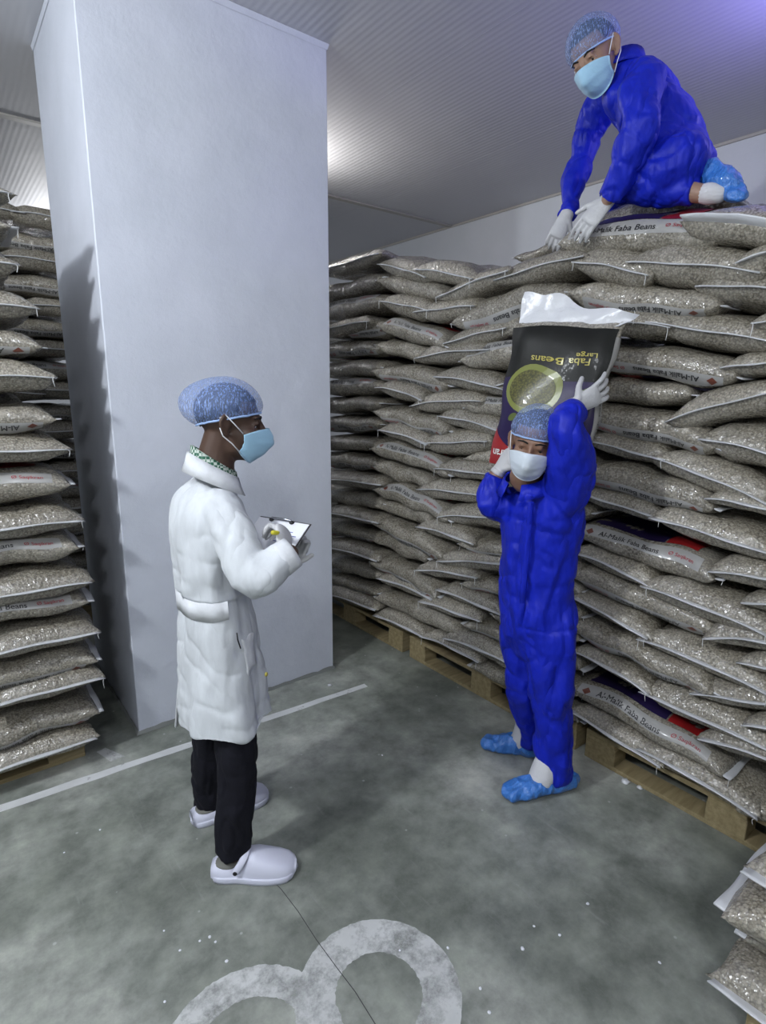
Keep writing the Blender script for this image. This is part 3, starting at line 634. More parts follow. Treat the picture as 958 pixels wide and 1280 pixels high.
def solid(name, geos, voxel, material, parent=None, smooth=4, disp=None, loc=None, cut=None):
    v, f = [], []
    for gv, gf in geos:
        b = len(v); v += gv; f += [tuple(b+k for k in g) for g in gf]
    me = bpy.data.meshes.new('tmp'); me.from_pydata([tuple(x) for x in v], [], f); me.update()
    bm = bmesh.new(); bm.from_mesh(me); bmesh.ops.recalc_face_normals(bm, faces=bm.faces[:]); bm.to_mesh(me); bm.free()
    o = bpy.data.objects.new('tmp', me); C.objects.link(o)
    r = o.modifiers.new('r', 'REMESH'); r.mode = 'VOXEL'; r.voxel_size = voxel
    if smooth: s = o.modifiers.new('s', 'SMOOTH'); s.factor = .6; s.iterations = smooth
    dg = bpy.context.evaluated_depsgraph_get(); ev = o.evaluated_get(dg)
    m2 = bpy.data.meshes.new_from_object(ev); bpy.data.objects.remove(o)
    if disp:
        n = len(m2.vertices); no = [x.normal.copy() for x in m2.vertices]
        for i, x in enumerate(m2.vertices): x.co += no[i]*disp(x.co, no[i])
    origin = Vector(parent.location) if parent is not None else Vector(loc or (0, 0, 0))
    m2.transform(Matrix.Translation(-origin)); m2.name = name
    m2.materials.clear(); m2.materials.append(material); m2.polygons.foreach_set('use_smooth', [True]*len(m2.polygons))
    o = bpy.data.objects.new(name, m2); C.objects.link(o)
    if parent is not None: o.parent = parent
    else: o.location = origin
    return o
def folds(amp, sc, amp2=0, sc2=None):
    sc = Vector(sc); sc2 = Vector(sc2 or sc*2)
    def f(p, n):
        q = Vector((p.x*sc.x, p.y*sc.y, p.z*sc.z)); q += Vector((noise.noise(p*5), noise.noise(p*5+Vector((3, 0, 0))), 0))*.8
        d = amp*(noise.noise(q)*2.0+.35*max(-1, ridge(q*1.3)))
        if amp2:
            a = noise.noise(Vector((p.x*sc2.x, p.y*sc2.y, p.z*sc2.z*.5))+Vector((7, 2, 5))); b = noise.noise(Vector((p.x*5+p.y*3, p.y*5-p.x*3, p.z*11+p.x*4))+Vector((1, 8, 3)))
            d += amp2*(1.1*noise.noise(p*9)-1.5*math.exp(-(a*8)**2)-1.2*math.exp(-(b*8)**2))
        return d
    return f
def raw(name, geo, material, parent, smooth=True):
    v, f = geo; return mesh_obj(name, local(v, parent), f, material, parent, smooth)
def hand(w, d, n, side, curl=(.5, .5, .5, .5), th=(.5, .7, .3), k=1.0, spread=.0, grow=0.0):
    """w wrist, d towards the knuckles, n out of the palm, side +-1 where the thumb leaves"""
    w, d, n = Vector(w), Vector(d).normalized(), Vector(n); n = (n-d*n.dot(d)).normalized(); t = d.cross(n)*side
    g = [T([(w-d*.012, .030*k+grow, .025*k+grow), (w+d*.03*k, .034*k+grow, .017*k+grow), (w+d*.075*k, .039*k+grow, .014*k+grow), (w+d*.088*k, .036*k+grow, .011*k+grow)], t, sub=2)]
    for i, (off, ln) in enumerate(((.029, .93), (.010, 1.0), (-.010, .95), (-.028, .78))):
        p = w+d*.082*k+t*off*k; dirn = (d+t*(off*spread*18)).normalized(); pts = [(p-dirn*.012, .0092*k+grow)]; c = curl[i]; ang = 0
        for sgl, fac in ((.044, 1.0), (.027, 1.15), (.021, .8)):
            ang += c*fac; dd = dirn*math.cos(ang)+n*math.sin(ang); p = p+dd*sgl*ln*k; pts.append((p, (.0086 if sgl > .03 else .0078 if sgl > .025 else .0066)*k+grow))
        g.append(T(pts, n=10, sub=2))
    p = w+d*.022*k+t*.026*k; dd = (d*th[0]+t*th[1]+n*th[2]).normalized(); q = p+dd*.042*k; e = q+(dd+d*.5+n*.15).normalized()*.034*k
    g.append(T([(p-dd*.01, .014*k+grow), (p+dd*.02*k, .0125*k+grow), (q, .0105*k+grow), (e, .0082*k+grow)], n=10, sub=2)); return g
def head_geo(c, f, u):
    f = Vector(f).normalized(); u = Vector(u); u = (u-f*u.dot(f)).normalized(); x = f.cross(u); c = Vector(c); ax = (x, f, u)
    L = lambda a, b, d: c+x*a+f*b+u*d
    g = [E(L(0, -.012, .035), (.076, .096, .085), ax, 24), E(L(0, .030, -.03), (.062, .062, .085), ax, 20), E(L(0, .050, -.086), (.038, .036, .028), ax), E(L(0, .02, -.065), (.056, .05, .045), ax),
         T([(L(0, .084, .018), .008, .010), (L(0, .100, -.008), .009, .011), (L(0, .113, -.034), .015, .013)], x, sub=2), E(L(0, .080, .026), (.048, .014, .010), ax), E(L(.042, .062, -.026), (.022, .022, .018), ax), E(L(-.042, .062, -.026), (.022, .022, .018), ax),
         T([(L(-.020, .096, -.062), .006), (L(0, .101, -.060), .008), (L(.020, .096, -.062), .006)], sub=2)]
    for sg in (-1, 1):
        g += [T([(L(sg*.070, .004, .020), .006, .008), (L(sg*.084, -.010, .026), .007, .010), (L(sg*.089, -.020, .006), .006, .011), (L(sg*.082, -.010, -.022), .006, .010), (L(sg*.072, .002, -.034), .007, .008)], f, n=10, sub=3), E(L(sg*.076, -.006, -.004), (.010, .014, .024), ax)]
        g += [T([(L(sg*.017, .086, .008), .004), (L(sg*.031, .0905, .0105), .0045), (L(sg*.045, .080, .006), .004)], n=8, sub=2), T([(L(sg*.018, .084, -.010), .0035), (L(sg*.031, .087, -.013), .0035), (L(sg*.044, .078, -.009), .0035)], n=8, sub=2)]
    return g, L, ax
def head_parts(root, L, ax, skin, netcol='net', mask='mask', back=.0, hair=True, brow=True, rimf=.048, rimb=-.015, topk=1.0):
    for sg in (-1, 1):
        e = raw('eye', E(L(sg*.031, .070, 0), (.0125, .0125, .0125), ax, 12), M['eye'], root)
        raw('iris', E(L(sg*.031-.002, .0800, -.001), (.0058, .0035, .0058), ax, 10), M['iris'], root)
        raw('eyebrow', T([(L(sg*.014, .091, .022), .0025, .003), (L(sg*.030, .092, .028), .0022, .0036), (L(sg*.050, .076, .022), .0015, .002)], n=8, sub=2), M['hair'], root)
    # hair cap close to the skull
    def shell(cc, r, rim, n=44, m=14, gather=0.0, tuck=1.0, bulge=0.0):
        v, f = [], []
        for i in range(m+1):
            t = i/m
            for j in range(n):
                az = 2*PI*j/n; el0 = rim(az); el = PI/2-(PI/2-el0)*t
                k = 1+gather*math.sin(az*17+2*math.sin(3*az))*t+gather*.6*math.sin(az*29+5*t)*t
                if t > .82: k *= 1-(1-tuck)*((t-.82)/.18)**2
                bb = bulge*max(0, -math.sin(az))*math.sin(PI*min(1, t*1.02))
                v.append(L(cc[0]+r[0]*k*math.cos(el)*math.cos(az), cc[1]+r[1]*k*math.cos(el)*math.sin(az)-bb, cc[2]+r[2]*k*math.sin(el)-bb*.35))
        for i in range(m):
            for j in range(n): f.append((i*n+j, (i+1)*n+j, (i+1)*n+(j+1) % n, i*n+(j+1) % n))
        f.append(tuple(range(n))); return v, f, n, m
    v, f, n, m = shell((0, -.014, .036), (.080, .099, .088), lambda az: math.radians(26 if math.sin(az) > .45 else -2-38*max(0, -math.sin(az))))
    raw('hair', (v, f), M['hair'], root)
    rim = lambda az: math.radians((2+4)*math.sin(az)+(-6))+math.radians(rimf/.003*.0 if 0 else 0)
    def rim(az):
        s = math.sin(az); return math.asin(max(-.9, min(.9, ((rimf if s > 0 else rimf)+(rimb-rimf)*(1-s)/2-.045)/.098)))
    v, f, n, m = shell((0, -.018, .045), (.092, .118, .098*topk), rim, gather=.022, tuck=.93, bulge=back)
    o = raw('hair_net', (v, f), M[netcol], root)
    rv = v[m*n:(m+1)*n]; gv, gf = tube_geo(rv+[rv[0]], .0035, 6); raw('net_elastic', (gv, gf), M['net_rim'], o if False else root)
    # mask: a folded sheet from nose bridge to chin
    v, f = [], []; nu, nv = 22, 14
    for lay in (0, 1):
        for i in range(nu+1):
            a = math.radians(-70+140*i/nu); q = (a/math.radians(70))**2
            zt, zb = -.004-.022*q, -.120+.040*q
            for j in range(nv+1):
                w = j/nv; z = zt+(zb-zt)*w
                rad = .088+.026*math.exp(-(a/.42)**2)*math.exp(-((w-.34)/.42)**2)+.008*math.sin(PI*w)
                y = .020+math.cos(a)*rad-.040*w**3*math.cos(a); xx = math.sin(a)*(.079-.014*w)
                pl = .0022*math.sin(w*2*PI*3.0)*(1-q*.6) if .25 < w < .85 else 0
                v.append(L(xx, y+pl-lay*.0022, z))
    b = (nu+1)*(nv+1)
    for i in range(nu):
        for j in range(nv):
            k = i*(nv+1)+j; f.append((k, k+1, k+nv+2, k+nv+1)); f.append((b+k, b+k+nv+1, b+k+nv+2, b+k+1))
    for i in range(nu):
        for k in (i*(nv+1), i*(nv+1)+nv): f.append((k, k+nv+1, b+k+nv+1, b+k))
    for j in range(nv):
        for k in (j, nu*(nv+1)+j): f.append((k, k+1, b+k+1, b+k))
    mo = raw('face_mask', (v, f), M[mask], root)
    for sg in (-1, 1):
        raw('ear_loop', tube_geo([L(sg*.073, .046, -.022), L(sg*.080, .02, .004), L(sg*.087, -.008, .030), L(sg*.090, -.024, .018)], .0019, 5), M['strap'], root)
        raw('ear_loop', tube_geo([L(sg*.064, .040, -.082), L(sg*.076, .015, -.055), L(sg*.085, -.012, -.034), L(sg*.090, -.022, -.01)], .0019, 5), M['strap'], root)
def shrink(st, k=.80): return [(s[0],)+tuple(x*k for x in s[1:]) for s in st]
def collar(name, pts, h, out, material, root, th=.003, up=UP):
    """a folded strip along pts, h wide, leaning outwards"""
    v, f = [], []; n = len(pts)
    c = sum((Vector(p) for p in pts), Vector())/n
    for p in pts:
        p = Vector(p); o = (p-c); o = (o-up*o.dot(up)).normalized()
        prof = [p, p+up*.008+o*.004, p+o*out*.5-up*h*.45, p+o*out-up*h]
        v += prof+[q+o*th for q in prof[::-1]]
    for i in range(n-1):
        for j in range(8): f.append((i*8+j, i*8+(j+1) % 8, (i+1)*8+(j+1) % 8, (i+1)*8+j))
    f.append(tuple(range(8))[::-1]); f.append(tuple((n-1)*8+j for j in range(8)))
    return raw(name, (v, f), material, root)
def shoe_cover(name, heel, toe, root, ankle_h=.085, w=.052, mat_='cover', amp=.008):
    h, t = Vector(heel), Vector(toe); d = (t-h); L_ = d.length; d.normalize(); s = d.cross(UP).normalized()
    st = [(h+UP*.040, .036, .036), (h+d*L_*.16+UP*.048, .046, .047), (h+d*L_*.42+UP*.046, .047, .046), (h+d*L_*.72+UP*.036, w, .036), (h+d*L_*.92+UP*.028, w*.85, .027)]
    ank = T([(h+d*L_*.20+UP*.04, .045, .05), (h+d*L_*.20+UP*ankle_h, .047, .052)], s, rnd=(1, 0))
    def dp(p, n):
        z = p.z; return amp*ridge(Vector((p.x*26, p.y*26, p.z*9)))*min(1, max(0, z/.03)) if z > .004 else 0
    o = solid(name, [T(st, s)]+[ank], .006, M[mat_], root, 2, dp)
    for x in o.data.vertices:
        if x.co.z+root.location.z < .003: x.co.z = .003-root.location.z
    return o
# ---- supervisor in the white coat
SUP = Vector((0.6858, 1.7852, -0.0354)); SUP.z = 0
fS = V(.92, .38); sS = V(.38, -.92)
hS, LS, axS = head_geo((0.7362, 1.7334, 1.5411), V(.95, .16, -.10), V(.05, 0, 1))
tor = [((0.7050, 1.7830, 1.3671), .085, .060), ((0.6950, 1.7908, 1.3249), .150, .085), ((0.6801, 1.8024, 1.2660), .200, .108), ((0.6680, 1.8118, 1.1819), .205, .116), ((0.6658, 1.8008, 1.0743), .195, .112), ((0.6758, 1.7930, 0.9616), .190, .122), ((0.6812, 1.7889, 0.8313), .200, .138), ((0.6882, 1.7834, 0.6822), .212, .150), ((0.6913, 1.7810, 0.5344), .222, .158)]
armR = [((0.6666, 1.6861, 1.2872), .068), ((0.6648, 1.5862, 1.2210), .067), ((0.6694, 1.5065, 1.1110), .066), ((0.7115, 1.4611, 1.1247), .062), ((0.7834, 1.4558, 1.1716), .046)]
armL = [((0.7452, 1.9291, 1.2370), .066), ((0.8121, 1.9531, 1.0555), .062), ((0.8512, 1.8973, 0.9384), .055), ((0.8936, 1.7629, 1.0419), .048), ((0.9268, 1.6864, 1.1211), .040)]
legR = [((0.6855, 1.7221, 0.7382), .070), ((0.6755, 1.6666, 0.5600), .074), ((0.6567, 1.6432, 0.3229), .070), ((0.6372, 1.6520, 0.0825), .060)]
legL = [((0.6921, 1.8691, 0.7074), .090), ((0.6838, 1.9009, 0.4395), .076), ((0.6752, 1.9456, 0.1973), .066), ((0.6765, 1.9763, 0.0090), .056)]
neck = [(LS(0, -.02, -.03), .055), (LS(0, -.035, -.09), .055), (LS(0, -.04, -.14), .062)]
wR, wL = Vector((0.7722, 1.4645, 1.1739)), Vector((0.8891, 1.6650, 1.0758))
hR = lambda g, k=1.0: hand(wR, V(-.15, .75, .62), V(-.75, -.1, -.65), -1, (.75, .8, .85, .9), (.55, .35, .75), .98, grow=g)
hL = lambda g, k=1.0: hand(wL, V(.62, -.05, .78), V(-.45, -.85, .2), 1, (.55, .6, .65, .7), (.8, .5, .0), .92, grow=g)
person = solid('person', hS+[T(neck)]+[T(shrink(tor[:-2], .8), sS)]+[T(shrink(a, .62)) for a in (armR, armL)]+[T(shrink(a, .72)) for a in (legR, legL)]+hR(-.0028)+hL(-.0028), .0058, M['skin_dark'], None, 3, None, SUP)
tag(person, 'man in a long white coat and blue hair net writing on a clipboard', 'person')
head_parts(person, LS, axS, 'skin_dark', back=.026, rimf=.042, rimb=-.020)
coat = solid('coat', [T(tor, sS, n=28, rnd=(1, 0)), T(armR, rnd=(1, 0)), T(armL, rnd=(1, 0))], .0072, M['coat'], person, 5,
             lambda p, n: folds(.010, (8, 8, 2.2), .0028, (9, 9, 5))(p, n)+(-.008+.011*math.sin(math.atan2(p.y-SUP.y, p.x-SUP.x)*7)*max(0, min(1, (1.0-p.z)*1.6)) if p.z < 1.0 else 0))
# arm folds, cuff, belt, collar, pocket, vent
raw('cuff', T([(Vector((0.7534, 1.4601, 1.1537)), .053), (Vector((0.7934, 1.4544, 1.1751)), .049)], rnd=(0, 0), n=22), M['coat_trim'], person)
def ring_on(st_a, k, a0, a1, h, off, name, material, n=22, hint=sS, dz=0, th=.004):
    p, ra, rb = st_a; p = Vector(p)+UP*dz; v, f = [], []
    for i in range(n+1):
        a = a0+(a1-a0)*i/n; sag = -.010*math.sin(PI*i/n)
        for zz, o_ in ((h/2, 0), (-h/2, 0), (-h/2, th), (h/2, th)):
            v.append(p+hint*(math.cos(a)*(ra+off+o_))+hint.cross(UP)*(-math.sin(a)*(rb+off+o_))+UP*(zz+sag))
    for i in range(n):
        for j in range(4): f.append((i*4+j, i*4+(j+1) % 4, (i+1)*4+(j+1) % 4, (i+1)*4+j))
    f.append((0, 1, 2, 3)); f.append(tuple(n*4+j for j in (3, 2, 1, 0))); v = [(lambda h_: h_[0]+h_[1]*(.002 if k % 4 in (0, 1) else .005))(CB.find_nearest(q)) for k, q in enumerate(v)]
    return raw(name, (v, f), material, person)
CB = snapper(coat)
ring_on(tor[5], 0, math.radians(12), math.radians(-178), .046, .010, 'back_belt', M['coat_trim'], dz=.012)
# collar of the coat and of the shirt
def loop(c, f, s, ra, rb, a0, a1, tilt, n=20): return [Vector(c)+s*math.cos(a)*ra+f*math.sin(a)*rb+UP*(tilt*math.sin(a)) for a in [a0+(a1-a0)*i/n for i in range(n+1)]]
cN = LS(0, -.042, -.128)
collar('coat_collar', loop(cN-UP*.016, fS, sS, .083, .074, math.radians(-235), math.radians(55), -.045), .050, .024, M['coat_trim'], person, .004)
collar('shirt_collar', loop(cN+UP*.004, fS, sS, .068, .062, math.radians(-250), math.radians(68), -.045), .026, .012, M['gingham'], person, .004)
q1 = Vector((0.7073, 1.5886, 0.8686)); q2 = Vector((0.7820, 1.6154, 0.8664)); q3 = Vector((0.7869, 1.5988, 0.7518)); q4 = Vector((0.7165, 1.5713, 0.7570))
def pad(name, quad, th, material, root, n=8, out=None, bvh=None):
    a, b, c_, d = quad; nn = (b-a).cross(d-a).normalized(); nn = nn if nn.dot(out) > 0 else -nn; v, f = [], []
    for i in range(n+1):
        for j in range(n+1):
            s_, t_ = i/n, j/n; p = a*(1-s_)*(1-t_)+b*s_*(1-t_)+c_*s_*t_+d*(1-s_)*t_; v.append(p+nn*(th*(.6+.8*math.sin(PI*s_)*math.sin(PI*t_))))
    if bvh: v = [(lambda h_: h_[0]+h_[1]*th)(bvh.find_nearest(q)) for q in v]; nn = nn
    base = len(v); v += [p-nn*(th*2.5) for p in list(v)]
    for i in range(n):
        for j in range(n): k = i*(n+1)+j; f.append((k, k+1, k+n+2, k+n+1))
    per = [i*(n+1) for i in range(n+1)]+[n*(n+1)+j for j in range(1, n+1)]+[i*(n+1)+n for i in range(n-1, -1, -1)]+[j for j in range(n-1, 0, -1)]
    for i, k in enumerate(per): l = per[(i+1) % len(per)]; f.append((k, l, base+l, base+k))
    return raw(name, (v, f), material, root)
pad('pocket', (q1, q2, q3, q4), .0035, M['coat_trim'], person, out=V(.3, -1), bvh=CB)
sl = [(lambda h_: h_[0]+h_[1]*.001)(CB.find_nearest(Vector(q))) for q in ((0.6864, 1.5693, 0.9029), (0.6914, 1.5655, 0.8735), (0.6942, 1.5633, 0.8384))]
raw('pocket_slit', tube_geo(sl, .0022, 6), M['black'], person)
raw('pocket_emblem', E((0.7177, 1.5044, 0.7822), (.006, .004, .008), None, 8), M['gold_print'], person)
raw('back_vent', T([((0.5701, 1.8627, 0.7162), .003, .010), ((0.5571, 1.8728, 0.5946), .004, .014), ((0.5468, 1.8808, 0.4824), .005, .016)], V(1, 0), n=8), M['coat_trim'], person)
solid('trousers', [T(legR, rnd=(1, 0)), T(legL, rnd=(1, 0))], .007, M['trouser'], person, 3, folds(.006, (14, 14, 5), .003, (20, 20, 16)))
solid('glove', hR(0), .0034, M['glove'], person, 1); solid('glove', hL(0), .0034, M['glove'], person, 1)
def clog(heel, toe, label=None):
    h, t = Vector(heel), Vector(toe); h.z = t.z = 0; d = t-h; Ln = d.length; d.normalize(); s = d.cross(UP).normalized()
    root = person; n = 18
    prof = [(0, .030, .050), (.05, .040, .056), (.15, .044, .056), (.30, .042, .054), (.40, .046, .066), (.46, .050, .094), (.55, .054, .092), (.68, .058, .078), (.80, .059, .064), (.90, .053, .052), (.97, .038, .040), (1.0, .020, .028)]
    v, f = [], []
    for x, w, z in prof:
        lean = .006*math.sin(PI*x)
        for j in range(n+1):
            a = PI*j/n; cx = spow(math.cos(a), .75)*w; cz = spow(math.sin(a), .6)*(z-.012)+.012
            v.append(h+d*(Ln*x)+s*(cx+lean)+UP*cz)
    for i in range(len(prof)-1):
        for j in range(n): f.append((i*(n+1)+j, i*(n+1)+j+1, (i+1)*(n+1)+j+1, (i+1)*(n+1)+j))
    f.append(tuple(range(n+1))); f.append(tuple((len(prof)-1)*(n+1)+j for j in range(n+1))[::-1])
    o = raw('clog_upper', (v, f), M['clog'], root)
    v, f = [], []; ns = 28; out = []
    for i in range(ns):
        a = 2*PI*i/ns; x = .5+.515*math.cos(a)
        w = np.interp(max(0, min(1, x)), [p[0] for p in prof], [p[1] for p in prof])+.005
        if abs(math.cos(a)) > .96: w *= .75
        out.append(h+d*(Ln*x)+s*(math.copysign(w, math.sin(a))*min(1, abs(math.sin(a))*2.2)+.006*math.sin(PI*max(0, min(1, x)))))
    for z in (.001, .010, .020, .024): v += [p+UP*z+((p-(h+d*Ln*.5))*(-.02) if z in (.001, .024) else Vector()) for p in out]
    for k in range(3):
        for i in range(ns): f.append((k*ns+i, k*ns+(i+1) % ns, (k+1)*ns+(i+1) % ns, (k+1)*ns+i))
    f.append(tuple(range(ns))[::-1]); f.append(tuple(3*ns+i for i in range(ns))); raw('clog_sole', (v, f), M['clog'], root)
    v, f = E(h+d*(Ln*.20)+UP*.052+s*.004, (.036, Ln*.165, .010), (s, d, UP), 20); raw('clog_lining', (v, f), M['clog_in'], root)
    arc = [h+d*Ln*(.30+.13*math.sin(a))+s*(.051*math.cos(a)+.005)+UP*(.050+.050*math.sin(a)) for a in [PI*i/14 for i in range(15)]]
    v, f = T([(p, .0125, .004) for p in arc], d, n=8, sub=1); raw('clog_strap', (v, f), M['clog'], root)
    for sg in (-1, 1):
        raw('rivet', E(h+d*Ln*.305+s*(sg*.054+.005)+UP*.050, (.0035, .008, .008), (s, d, UP), 12), M['black'], root)
clog((0.5723, 1.6807, 0.0000), (0.8141, 1.5221, 0.0000)); clog((0.5969, 1.9531, 0.0000), (0.9055, 1.9325, -0.0000))
tag(None or bpy.data.objects[person.name], None)
# clipboard, pen
bL, bR, nR = Vector((0.8385, 1.7551, 1.2245)), Vector((0.9069, 1.5371, 1.2289)), Vector((0.8019, 1.5174, 1.1257)); nL = bL+(nR-bR)
board_c = (bL+nR)/2; nb = (bR-bL).cross(nR-bR).normalized(); nb = nb if nb.z > 0 else -nb
clip = empty('clipboard', board_c, 'dark clipboard with white paper and a metal clip, held by the man in white', 'clipboard')
def slab(name, quad, n, t0, t1, material, root):
    v = [p+n*t0 for p in quad]+[p+n*t1 for p in quad]; return mesh_obj(name, local(v, root), [(3, 2, 1, 0), (4, 5, 6, 7), (0, 1, 5, 4), (1, 2, 6, 5), (2, 3, 7, 6), (3, 0, 4, 7)], material, root, False)
def quadin(k0, k1, m0, m1): return [bL+(bR-bL)*a+(nL-bL)*b for a, b in ((k0, m0), (k1, m0), (k1, m1), (k0, m1))]
slab('board', quadin(0, 1, 0, 1), nb, -.003, 0, M['board'], clip); slab('paper', quadin(.0, .985, .03, .97), nb, .0005, .002, M['paper'], clip)
cu, cw = (bR-bL), (nL-bL)
cp = tube('clip', local([bL+cu*.28+cw*.06+nb*.004, bL+cu*.30+cw*.04+nb*.012, bL+cu*.50+cw*.035+nb*.014, bL+cu*.66+cw*.04+nb*.012, bL+cu*.68+cw*.06+nb*.004], clip), .004, M['metal'], clip)
for k in (.28, .68): mesh_obj('clip_end', *[local(g, clip) if i == 0 else g for i, g in enumerate(E(bL+cu*k+cw*.06+nb*.005, (.010, .008, .006), None, 10))], M['black'], clip)
for k in range(4):
    a = .45+.10*(k % 2); v_ = [bL+cu*a+cw*(.28+.09*k)+nb*.0022, bL+cu*(a+.35)+cw*(.28+.09*k)+nb*.0022, bL+cu*(a+.35)+cw*(.30+.09*k)+nb*.0022, bL+cu*a+cw*(.30+.09*k)+nb*.0022]
    mesh_obj('written_line', local(v_, clip), [(0, 1, 2, 3)], M['pen_blue'], clip, False)
pn = empty('pen', Vector((0.7766, 1.4992, 1.2321)), 'short yellow pen in the gloved hand of the man in white', 'pen')
a_, b_ = Vector((0.7578, 1.4885, 1.2322)), Vector((0.8106, 1.5234, 1.2147))
mesh_obj('barrel', *[local(g, pn) if i == 0 else g for i, g in enumerate(tube_geo([a_+(a_-b_)*.3, b_], .0065, 8))], M['yellow'], pn)
mesh_obj('tip', *[local(g, pn) if i == 0 else g for i, g in enumerate(tube_geo([b_, b_+(b_-a_)*.25], [.0045, .001], 8))], M['pen_blue'], pn)
# ---- worker carrying a sack
WK = Vector((1.8915, 1.2902, 0.0986)); WK.z = 0
fW, sW = V(-.75, -.66), V(-.66, .75)
hW, LW, axW = head_geo((1.6980, 1.3014, 1.4613), V(-.34, -.92, -.16), V(.16, -.05, 1))
torW = [((1.7917, 1.3426, 1.2979), .075, .060), ((1.7984, 1.3373, 1.2607), .150, .090), ((1.8126, 1.3263, 1.1760), .185, .115), ((1.8262, 1.3284, 1.0286), .165, .120), ((1.8290, 1.3389, 0.8927), .160, .122), ((1.8369, 1.3327, 0.7391), .165, .125), ((1.8465, 1.3252, 0.6519), .150, .110)]
aL = [((1.7990, 1.2608, 1.2111), .085), ((1.7666, 1.1973, 1.3374), .088), ((1.7071, 1.1676, 1.4687), .070), ((1.6786, 1.1645, 1.5511), .056), ((1.7523, 1.1832, 1.5812), .047)]
aR = [((1.8169, 1.4496, 1.2190), .070), ((1.7490, 1.4772, 1.1995), .062), ((1.7078, 1.4966, 1.2206), .060), ((1.7228, 1.4976, 1.2897), .056), ((1.7290, 1.4927, 1.3218), .050)]
lL = [((1.8307, 1.2742, 0.7434), .105), ((1.8334, 1.2594, 0.5413), .098), ((1.8555, 1.2422, 0.3269), .082), ((1.8815, 1.2346, 0.1535), .070), ((1.8966, 1.2292, 0.0548), .060)]
lR = [((1.8435, 1.4036, 0.6957), .098), ((1.8870, 1.4205, 0.4566), .085), ((1.9435, 1.4272, 0.2408), .070), ((1.9784, 1.4380, 0.0805), .058)]
nkW = [(LW(0, -.02, -.03), .055), (LW(0, -.03, -.09), .056), (LW(.0, -.04, -.14), .064)]
wLw, wRw = Vector((1.7644, 1.1864, 1.5973)), Vector((1.7357, 1.4875, 1.3409))
hLw = lambda g: hand(wLw, V(.80, .12, .42), V(-.25, .95, .1), 1, (.25, .28, .3, .3), (.5, .5, .45), 1.0, .35, g)
hRw = lambda g: hand(wRw, V(.42, -.12, .80), V(.75, .45, -.4), -1, (.45, .5, .5, .55), (.6, .6, .3), .98, .1, g)
worker = solid('person', hW+[T(nkW)]+[T(shrink(torW), sW)]+[T(shrink(a, .62)) for a in (aL, aR)]+[T(shrink(a, .6)) for a in (lL, lR)]+hLw(-.0028)+hRw(-.0028), .0058, M['skin_mid'], None, 3, None, WK)
tag(worker, 'standing man in blue coverall and white mask carrying a sack', 'person')
head_parts(worker, LW, axW, 'skin_mid', mask='mask_white', back=.012, rimf=.040, rimb=.005)
solid('coverall', [T(torW, sW, n=26), T(aL, rnd=(1, 0)), T(aR, rnd=(1, 0)), T(lL, rnd=(1, 0)), T(lR, rnd=(1, 0))], .0072, M['blue'], worker, 4, folds(.012, (6, 6, 2.4), .0042, (9, 9, 6)))
cW = LW(0, -.045, -.128)
collar('coverall_collar', loop(cW-UP*.012, fW, sW, .080, .074, math.radians(-250), math.radians(70), -.03), .045, .030, M['blue'], worker, .005)
raw('placket', T([((1.6730, 1.2765, 1.2535), .012, .004), ((1.6797, 1.2840, 1.0947), .012, .004), ((1.6877, 1.2968, 0.9339), .012, .004), ((1.7004, 1.3059, 0.7659), .012, .004)], V(1, 0), n=8), M['blue'], worker)
solid('glove', hLw(0), .0034, M['glove'], worker, 1); solid('glove', hRw(0), .0034, M['glove'], worker, 1)
raw('glove_cuff', T([(wLw-V(.8, .12, .42)*.012, .033, .028), (wLw+V(.8, .12, .42)*.004, .032, .026)], rnd=(0, 0)), M['glove'], worker)
raw('glove_cuff', T([(wRw-V(.42, -.12, .8)*.016, .034, .030), (wRw+V(.42, -.12, .8)*.004, .032, .026)], rnd=(0, 0)), M['glove'], worker)
raw('sock', T([((1.8586, 1.2461, 0.1568), .046), ((1.8338, 1.2464, 0.0919), .054), ((1.8121, 1.2506, 0.0461), .050)]), M['sock'], worker)
raw('sock', T([((1.9629, 1.4500, 0.1620), .044), ((1.9630, 1.4627, 0.0859), .046), ((1.9494, 1.4859, 0.0458), .040)]), M['sock'], worker)
shoe_cover('shoe_cover', (1.9468, 1.1922, -0.0000), (1.6634, 1.3099, 0.0000), worker, .075); shoe_cover('shoe_cover', (2.0075, 1.4046, -0.0000), (1.8612, 1.6058, 0.0000), worker, .045)
# ---- sack on his shoulders
def carried(ctr, w_dir, l_dir, L_, W_, t):
    SEED[0] += 1; l = Vector(l_dir).normalized(); w = Vector(w_dir); w = (w-l*w.dot(l)).normalized(); n = l.cross(w)   # n out of the printed face?
    s = Sack(L_, W_, t, SEED[0], 'x', .012)
    # local x = long axis (up), y, z: printed face = +z
    if n.dot(GF) > 0: n = -n
    y = n.cross(l); R4 = Matrix((l, y, n)).transposed().to_4x4()
    root = bpy.data.objects.new('bean_sack', None); C.objects.link(root); root.location = ctr; root.rotation_euler = R4.to_euler()
    tag(root, 'printed bean sack held upright behind the head of the standing worker', 'sack')
    v, f = s.body(30, 28); mesh_obj('sack_body', v, f, M['beans'], root)
    D = math.radians
    def pa(name, u0, u1, a0, a1, m_, off=.0012, nu=14, na=14, cut=0): v, f = s.patch(u0, u1, D(a0), D(a1), off, nu, na, cut); return mesh_obj(name, v, f, M[m_], root)
    return root, s, pa, R4
cs, S_, pa, R4c = carried((1.8807, 1.3683, 1.6120), V(.72, -.55), V(.17, .10, 1), .60, .42, .115)
pa('dark_print', .22, .90, 24, 156, 'dark_print', .0050); pa('purple_print', -.88, .24, 24, 156, 'purple_print', .0045)
yw = R4c.to_3x3() @ Vector((0, 1, 0)); YS = 1 if yw.dot(GR) > 0 else -1
